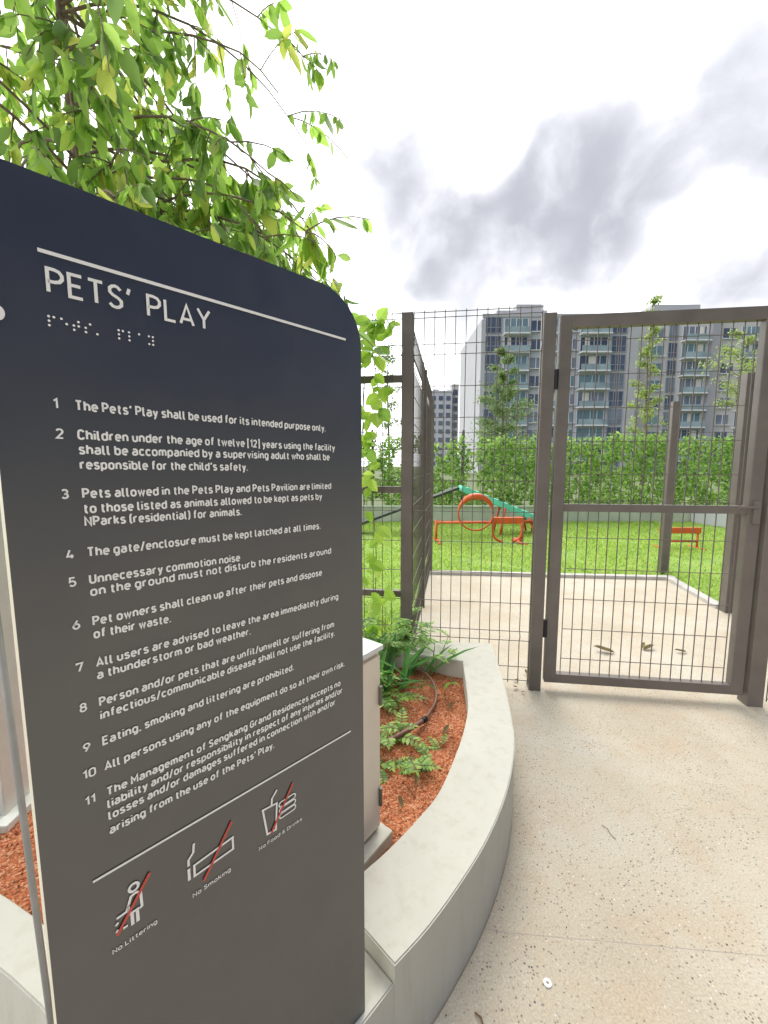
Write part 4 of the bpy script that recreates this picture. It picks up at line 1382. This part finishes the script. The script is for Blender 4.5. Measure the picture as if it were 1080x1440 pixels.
bf = thing('boundary_fence', (3, 10.75, 0), 'tall far mesh fence carrying the green climbers', 'fence')
m = MB()
for k in range(34):
    x = -5 + k * .5
    m.tube([(x, 10.72, .0), (x, 10.72, 2.25)], .008, 4)
for z in (.5, 1.0, 1.5, 2.0, 2.25):
    m.tube([(-5, 10.72, z), (11.5, 10.72, z)], .008, 4)
m.build('wire_mesh', M['wire'], bf)
for k in range(8):
    x = -5 + k * 2.35
    m = MB(); m.bbox((x, 10.80, 1.15), (.06, .06, 2.34), .004); m.build('post', M['brown_metal'], bf)

hg = thing('hedge', (3, 10.9, 0), 'long bright green climber hedge covering the far fence', 'hedge')
hm = MB()
rh = random.Random(3)
n = 0
while n < 34000:
    x = rh.uniform(-5.5, 12.5)
    z = rh.uniform(.3, 2.35)
    top = 2.12 + .22 * mnoise.noise((x * 1.1, 3.3, 0)) + .12 * mnoise.noise((x * 4, 1.3, 0))
    if z > top + rh.uniform(-.15, .08):
        continue
    if x < 2.4 and mnoise.noise((x * 2.3, z * 1.6, 7)) > .18:      # thinner and patchier at the left
        continue
    if mnoise.noise((x * 3.1, z * 3.1, 17)) > .36:
        continue
    bulge = .16 * mnoise.noise((x * 1.7, z * 1.7, 4.2))
    y = 10.85 - .12 + bulge + rh.gauss(0, .10)
    ln = rh.uniform(.06, .12)
    d = V((rh.gauss(0, 1), rh.gauss(-.5, .7), rh.gauss(-.4, .7)))
    hm.leaf(V((x, y, z)), d, V((rh.gauss(0, 1), -1, rh.gauss(.6, .8))), ln, ln * .62, rows=1)
    n += 1
hm.build('foliage', M['leaf_hedge'], hg)
m = MB()
for k in range(60):
    x = rh.uniform(-5.5, 12.5)
    pts = [V((x, 10.85, 0))]
    for i in range(6):
        pts.append(pts[-1] + V((rh.gauss(0, .07), rh.gauss(0, .02), .33)))
    m.tube(pts, .008, 4)
m.build('stem', M['bark'], hg)


def far_tree(name, p, label, h, z0, rad, shape, nleaf, ln, mat, seed, tr=.045, nlimb=26, gap=.25):
    r = random.Random(seed)
    th = thing(name, p, label, 'tree')
    p = V(p)
    tb, bb, fb = MB(), MB(), MB()
    tb.tube([p - V((0, 0, .1)), p + V((.03, 0, h * .35)), p + V((-.03, .02, h * .7)), p + V((.0, 0, h * .97))], [tr, tr * .8, tr * .5, tr * .12], 8)
    tips = []
    bb.tube([p + V((0, 0, .1)), p + V((.03, 0, h * .35)), p + V((-.03, .02, h * .7)), p + V((.0, 0, h * .95))], .004, 4)
    for k in range(nlimb):
        f = (k + r.random()) / nlimb
        z = z0 + (h - z0) * f * .96
        ff = (z - z0) / (h - z0)
        rr = rad * shape(ff) * r.uniform(.75, 1.1)
        a = k * 2.4 + r.uniform(-.5, .5)
        b0 = p + V((0, 0, z - rr * .25))
        tip = p + V((math.cos(a) * rr, math.sin(a) * rr, z + rr * .12))
        mid = b0.lerp(tip, .5) + V((0, 0, rr * .1))
        bb.tube([b0, mid, tip], [.013, .008, .003], 4)
        tips.append((b0, mid, tip, rr))
    for k in range(nleaf):
        b0, mid, tip, rr = r.choice(tips)
        t = r.random() ** .6
        q = b0.lerp(mid, t * 2) if t < .5 else mid.lerp(tip, t * 2 - 1)
        q = q + V((r.gauss(0, .28), r.gauss(0, .28), r.gauss(0, .20))) * max(.22, rr * .55)
        if mnoise.noise(q * 2.6) > gap:
            continue
        l_ = ln * r.uniform(.7, 1.25)
        fb.leaf(q, V((r.gauss(0, 1), r.gauss(0, 1), r.gauss(-.6, .6))), V((r.gauss(0, 1), r.gauss(0, 1), 1)), l_, l_ * .5, rows=1)
    tb.build('trunk', M['bark'], th, True)
    bb.build('branches', M['bark'], th)
    fb.build('crown', M[mat], th)


far_tree('tree', (3.68, 13, 0), 'dense conical green tree in front of the apartment block', 5.0, 1.5, .95, lambda f: .25 + .9 * math.sin(math.pi * min(1, (1 - f) * .62)) * (1 - f * .55), 8200, .09, 'leaf_far', 21, gap=.34)
far_tree('tree', (7.45, 12, 0), 'tall thin sparse tree poking above the gate', 6.25, 1.7, .72, lambda f: (.85 - .75 * f) if f < .93 else .2, 3600, .09, 'leaf_far_pale', 22, .04, 30, .22)
far_tree('tree', (9.75, 11.6, 0), 'pale green sparse tree seen through the right part of the gate', 5.1, 3.0, 1.0, lambda f: math.sin(math.pi * (f * .85 + .1)), 2600, .085, 'leaf_far_pale', 23, .04, 18, .2)
far_tree('tree', (.12, 11.6, 0), 'thin tree behind the vine at the left fence', 4.9, 1.2, .75, lambda f: .9 - .6 * f, 1900, .075, 'leaf_far', 24, .04, 22, .15)
far_tree('tree', (-2.2, 12.5, 0), 'round tree beyond the far fence hidden by the sign', 5.2, 1.8, 1.3, lambda f: math.sin(math.pi * (f * .8 + .15)), 2400, .09, 'leaf_far', 25, .05, 22, .3)


# ------------------------------------------------------------------ apartment buildings
rb_ = random.Random(8)


def facade(th, x0, x1, y, floors, fh, zbase, kind):
    """one stack of windows or balconies on the front (towards -Y)"""
    for k in range(floors):
        z = zbase + k * fh
        w = x1 - x0
        if kind == 'glazing':
            m = MB(); m.box(((x0 + x1) / 2, y - .06, z + fh * .52), (w, .12, fh * .80)); win = m.build('window', rb_.choice([M['pane_dark'], M['pane_dark'], M['pane_mid']]), th)
            m = MB()
            for i in range(4):
                m.box((x0 + w * i / 3, y - .13, z + fh * .52), (.10, .10, fh * .82))
            for zz in (.10, .40, .94):
                m.box(((x0 + x1) / 2, y - .14, z + fh * zz), (w + .1, .08, .10))
            m.build('frame', M['frame'], win)
        elif kind == 'balcony':
            m = MB(); m.box(((x0 + x1) / 2, y - .03, z + fh * .5), (w - .2, .08, fh * .74)); win = m.build('window', rb_.choice([M['pane_teal'], M['pane_dark'], M['pane_mid'], M['pane_teal']]), th)
            m = MB()
            for i in range(5):
                m.box((x0 + .1 + (w - .2) * i / 4, y - .10, z + fh * .5), (.10, .06, fh * .76))
            m.build('frame', M['slab'], win)
            bal = MB(); bal.box(((x0 + x1) / 2, y - .65, z + .02), (w + .2, 1.3, .24)); ba = bal.build('balcony', M['slab'], th)
            m = MB(); m.box(((x0 + x1) / 2, y - 1.26, z + .62), (w + .1, .06, .95)); m.build('railing', M['rail_glass'], ba)
            if rb_.random() < .6:
                m = MB(); cw = rb_.uniform(.5, 1.3); cx0 = rb_.uniform(x0 + .8, x1 - .8)
                m.box((cx0, y - .14, z + fh * .5), (cw, .05, fh * .70)); m.build('curtain', M['curtain'], win)
            if rb_.random() < .35:
                m = MB(); m.box((x1 - .7, y - .45, z + .55), (.9, .5, .75)); m.build('condenser_unit', M['slab'], ba)
        else:
            m = MB(); m.box(((x0 + x1) / 2, y - .04, z + fh * .5), (w, .10, fh * .55)); win = m.build('window', rb_.choice([M['pane_teal'], M['pane_dark'], M['pane_mid']]), th)
            m = MB(); m.box(((x0 + x1) / 2, y - .20, z + fh * .17), (w + .5, .40, .14)); m.box(((x0 + x1) / 2, y - .11, z + fh * .5), (.09, .06, fh * .56)); m.build('sill', M['slab'], win)


BY = 75
FHT = 3.12
b1 = thing('apartment_block', (30, 85, 0), 'grey apartment block with a pale blank end wall and a stepped roof', 'building')
m = MB(); m.box((30, 85, 13.6), (25.4, 20, 27.2)); m.build('wall', M['bwall'], b1)
m = MB(); m.box((17.15, 85, 13.3), (.3, 20.04, 26.7)); m.box((17.0, 79.5, 13.2), (.1, .9, 26.2)); m.build('end_wall', M['bwall_pale'], b1)
m = MB(); m.box((43.6, 85.2, 13.0), (1.8, 20.8, 26.3)); m.build('end_wall', M['bwall_pale'], b1)
m = MB(); m.box((24.6, 84, 28.0), (9.0, 14, 1.8)); m.box((26.2, 83, 29.3), (4.6, 10, 2.0)); m.box((38, 86, 28.2), (6, 10, 2.0)); m.box((30, 75.1, 27.35), (25.7, .5, .5)); m.build('roof', M['bwall_pale'], b1)
z0 = -.9
facade(b1, 17.7, 20.4, BY, 9, FHT, z0, 'glazing')
facade(b1, 20.9, 25.2, BY, 9, FHT, z0, 'balcony')
facade(b1, 25.7, 27.6, BY, 9, FHT, z0, 'window')
facade(b1, 28.4, 31.5, BY, 9, FHT, z0, 'balcony')
facade(b1, 32.2, 33.6, BY, 9, FHT, z0, 'window')
facade(b1, 34.2, 39.2, BY, 9, FHT, z0, 'balcony')
facade(b1, 39.8, 42.3, BY, 9, FHT, z0, 'glazing')

BY2 = 79
b2 = thing('apartment_block', (62, 88, 0), 'beige grey apartment block with a dark vertical strip behind the gate', 'building')
m = MB(); m.box((59.0, 88, 14.6), (28.4, 18, 29.2)); m.build('wall', M['bwall_beige'], b2)
m = MB(); m.box((60.6, 78.7, 14.4), (1.5, .9, 28.8)); m.build('dark_strip', M['bwall_dark'], b2)
m = MB(); m.box((54, 86, 30.0), (9, 12, 2.0)); m.box((60.6, 79.2, 29.35), (25.5, .6, .5)); m.build('roof', M['bwall_pale'], b2)
facade(b2, 49.0, 51.6, BY2, 9, FHT, z0, 'window')
facade(b2, 52.4, 54.0, BY2, 9, FHT, z0, 'glazing')
facade(b2, 54.8, 59.4, BY2, 9, FHT, z0, 'balcony')
facade(b2, 62.4, 64.6, BY2, 9, FHT, z0, 'window')
facade(b2, 65.6, 69.2, BY2, 9, FHT, z0, 'balcony')
facade(b2, 70.2, 72.2, BY2, 9, FHT, z0, 'window')

b3 = thing('apartment_block', (21, 150, 0), 'small distant grey apartment block between the fence and the end wall', 'building')
m = MB(); m.box((20.2, 156, 13.6), (8.0, 12, 27.4)); m.build('wall', M['bwall'], b3)
m = MB(); m.box((25.6, 158, 15), (2.6, 12, 31)); m.build('tower', M['bwall_beige'], b3)
for x in (17.6, 20.2, 22.8):
    for k in range(9):
        m = MB(); m.box((x, 149.95, 2 + k * 2.9), (1.5, .2, 1.5)); m.build('window', M['pane_dark'], b3)
for k in range(10):
    m = MB(); m.box((25.6, 151.95, 1.5 + k * 2.9), (1.6, .2, 1.9)); m.build('window', M['pane_dark'], b3)
m = MB(); m.box((20.2, 156, 27.6), (8.4, 12.4, .5)); m.box((19, 156, 28.4), (2, 4, 1.4)); m.build('roof', M['bwall_pale'], b3)

# ------------------------------------------------------------------ small things on the paving
dl_label = ['curled dead leaf lying left of the others on the paving behind the gate',
            'folded greenish dead leaf in the middle of the paving behind the gate',
            'small flat dead leaf nearest the right post behind the gate']
for (u, v, ln, a), lab in zip(((865, 918, .15, 2.7), (905, 914, .12, .4), (966, 917, .09, 3.0)), dl_label):
    p = onz(u, v, .008)
    m = MB(); m.leaf(p, V((math.cos(a), math.sin(a), .05)), V((0, 0, 1)), ln, ln * .33, curl=-.12, fold=.3)
    m.leaf(p + V((.0, .012, .004)), V((math.cos(a + .5), math.sin(a + .5), .1)), V((0, 0, 1)), ln * .7, ln * .22, curl=-.2, fold=.3)
    tag(m.build('dead_leaf', M['dead_leaf'], base=p), lab, 'leaf', 'dead leaves on the paving behind the gate')
for k, (u, v) in enumerate([(632, 1000), (622, 1035), (600, 1080), (566, 1140), (640, 960), (585, 1105), (610, 985)]):
    q = soilpt(u, v) + V((0, 0, .012))
    a = random.uniform(0, 6.28)
    m = MB(); m.leaf(q, V((math.cos(a), math.sin(a), .1)), V((.2, .1, 1)), random.uniform(.035, .06), .02, curl=-.3, fold=.3)
    tag(m.build('dead_leaf', M['dead_leaf'], base=q), 'small curled brown dead leaf lying on the red planter soil', 'leaf', 'dead leaves on the red planter soil')
for (u, v, ln) in ((738, 958, .06), (728, 966, .045), (742, 950, .05), (722, 956, .04), (733, 972, .035)):
    q = onz(u, v, .008)
    a = random.uniform(0, 6.28)
    m = MB(); m.leaf(q, V((math.cos(a), math.sin(a), .15)), V((.2, .1, 1)), ln, ln * .4, curl=-.3, fold=.3)
    tag(m.build('dead_leaf', M['dead_leaf'], base=q), 'small brown dead leaf lying at the foot of the hinge post', 'leaf', 'dead leaves at the foot of the hinge post')
p = onz(770, 1382, .003)
m = MB()
k = 24
for i in range(k):
    t = 2 * math.pi * i / k
    c, s = math.cos(t), math.sin(t)
    m.v += [(p.x + c * .0105, p.y + s * .0105, .0005), (p.x + c * .0105, p.y + s * .0105, .004), (p.x + c * .004, p.y + s * .004, .004), (p.x + c * .004, p.y + s * .004, .0005)]
for i in range(k):
    a, b_ = i * 4, ((i + 1) % k) * 4
    for j in range(3):
        m.f.append((a + j, b_ + j, b_ + j + 1, a + j + 1))
tag(m.build('washer', M['washer'], base=(p.x, p.y, 0)), 'small white ring washer lying on the near paving', 'washer')
a, b_ = onz(668, 1424, .004), onz(680, 1442, .005)
m = MB(); m.tube([a, a.lerp(b_, .5) + V((.004, 0, .004)), b_], [.002, .003, .0015], 6)
tag(m.build('twig', M['twig'], base=a), 'short brown twig on the paving near the planter wall', 'twig')
a, b_ = onz(846, 1160, .003), onz(866, 1180, .003)
m = MB(); m.tube(smooth_path([a, a.lerp(b_, .35) + V((.004, .002, .003)), a.lerp(b_, .7) + V((-.003, 0, .002)), b_], 4), .0011, 5)
tag(m.build('twig', M['twig'], base=a), 'thin pale twig on the open paving in front of the gate', 'twig')
# grit on the paving
gm = MB()
for k in range(700):
    x = random.uniform(.15, 2.2); y = random.uniform(.75, 2.35)
    r = random.uniform(.0012, .003)
    gm.add([(x + dx * r * random.uniform(.6, 1.2), y + dy * r * random.uniform(.6, 1.2), r * .6 + dz * r * .6) for dx, dy, dz in ((1, 0, 0), (-1, 0, 0), (0, 1, 0), (0, -1, 0), (0, 0, 1), (0, 0, -1))],
           [(0, 2, 4), (2, 1, 4), (1, 3, 4), (3, 0, 4), (2, 0, 5), (1, 2, 5), (3, 1, 5), (0, 3, 5)])
m_gr = leaf_mat('paving_grit', [(0.06, 0.055, 0.05), (0.2, 0.17, 0.14), (0.4, 0.33, 0.25), (0.1, 0.08, 0.06)], 0.0, 0.9, 0.2)
tag(gm.build('grit', m_gr), 'loose dark grit scattered over the paving', 'grit', kind='stuff')
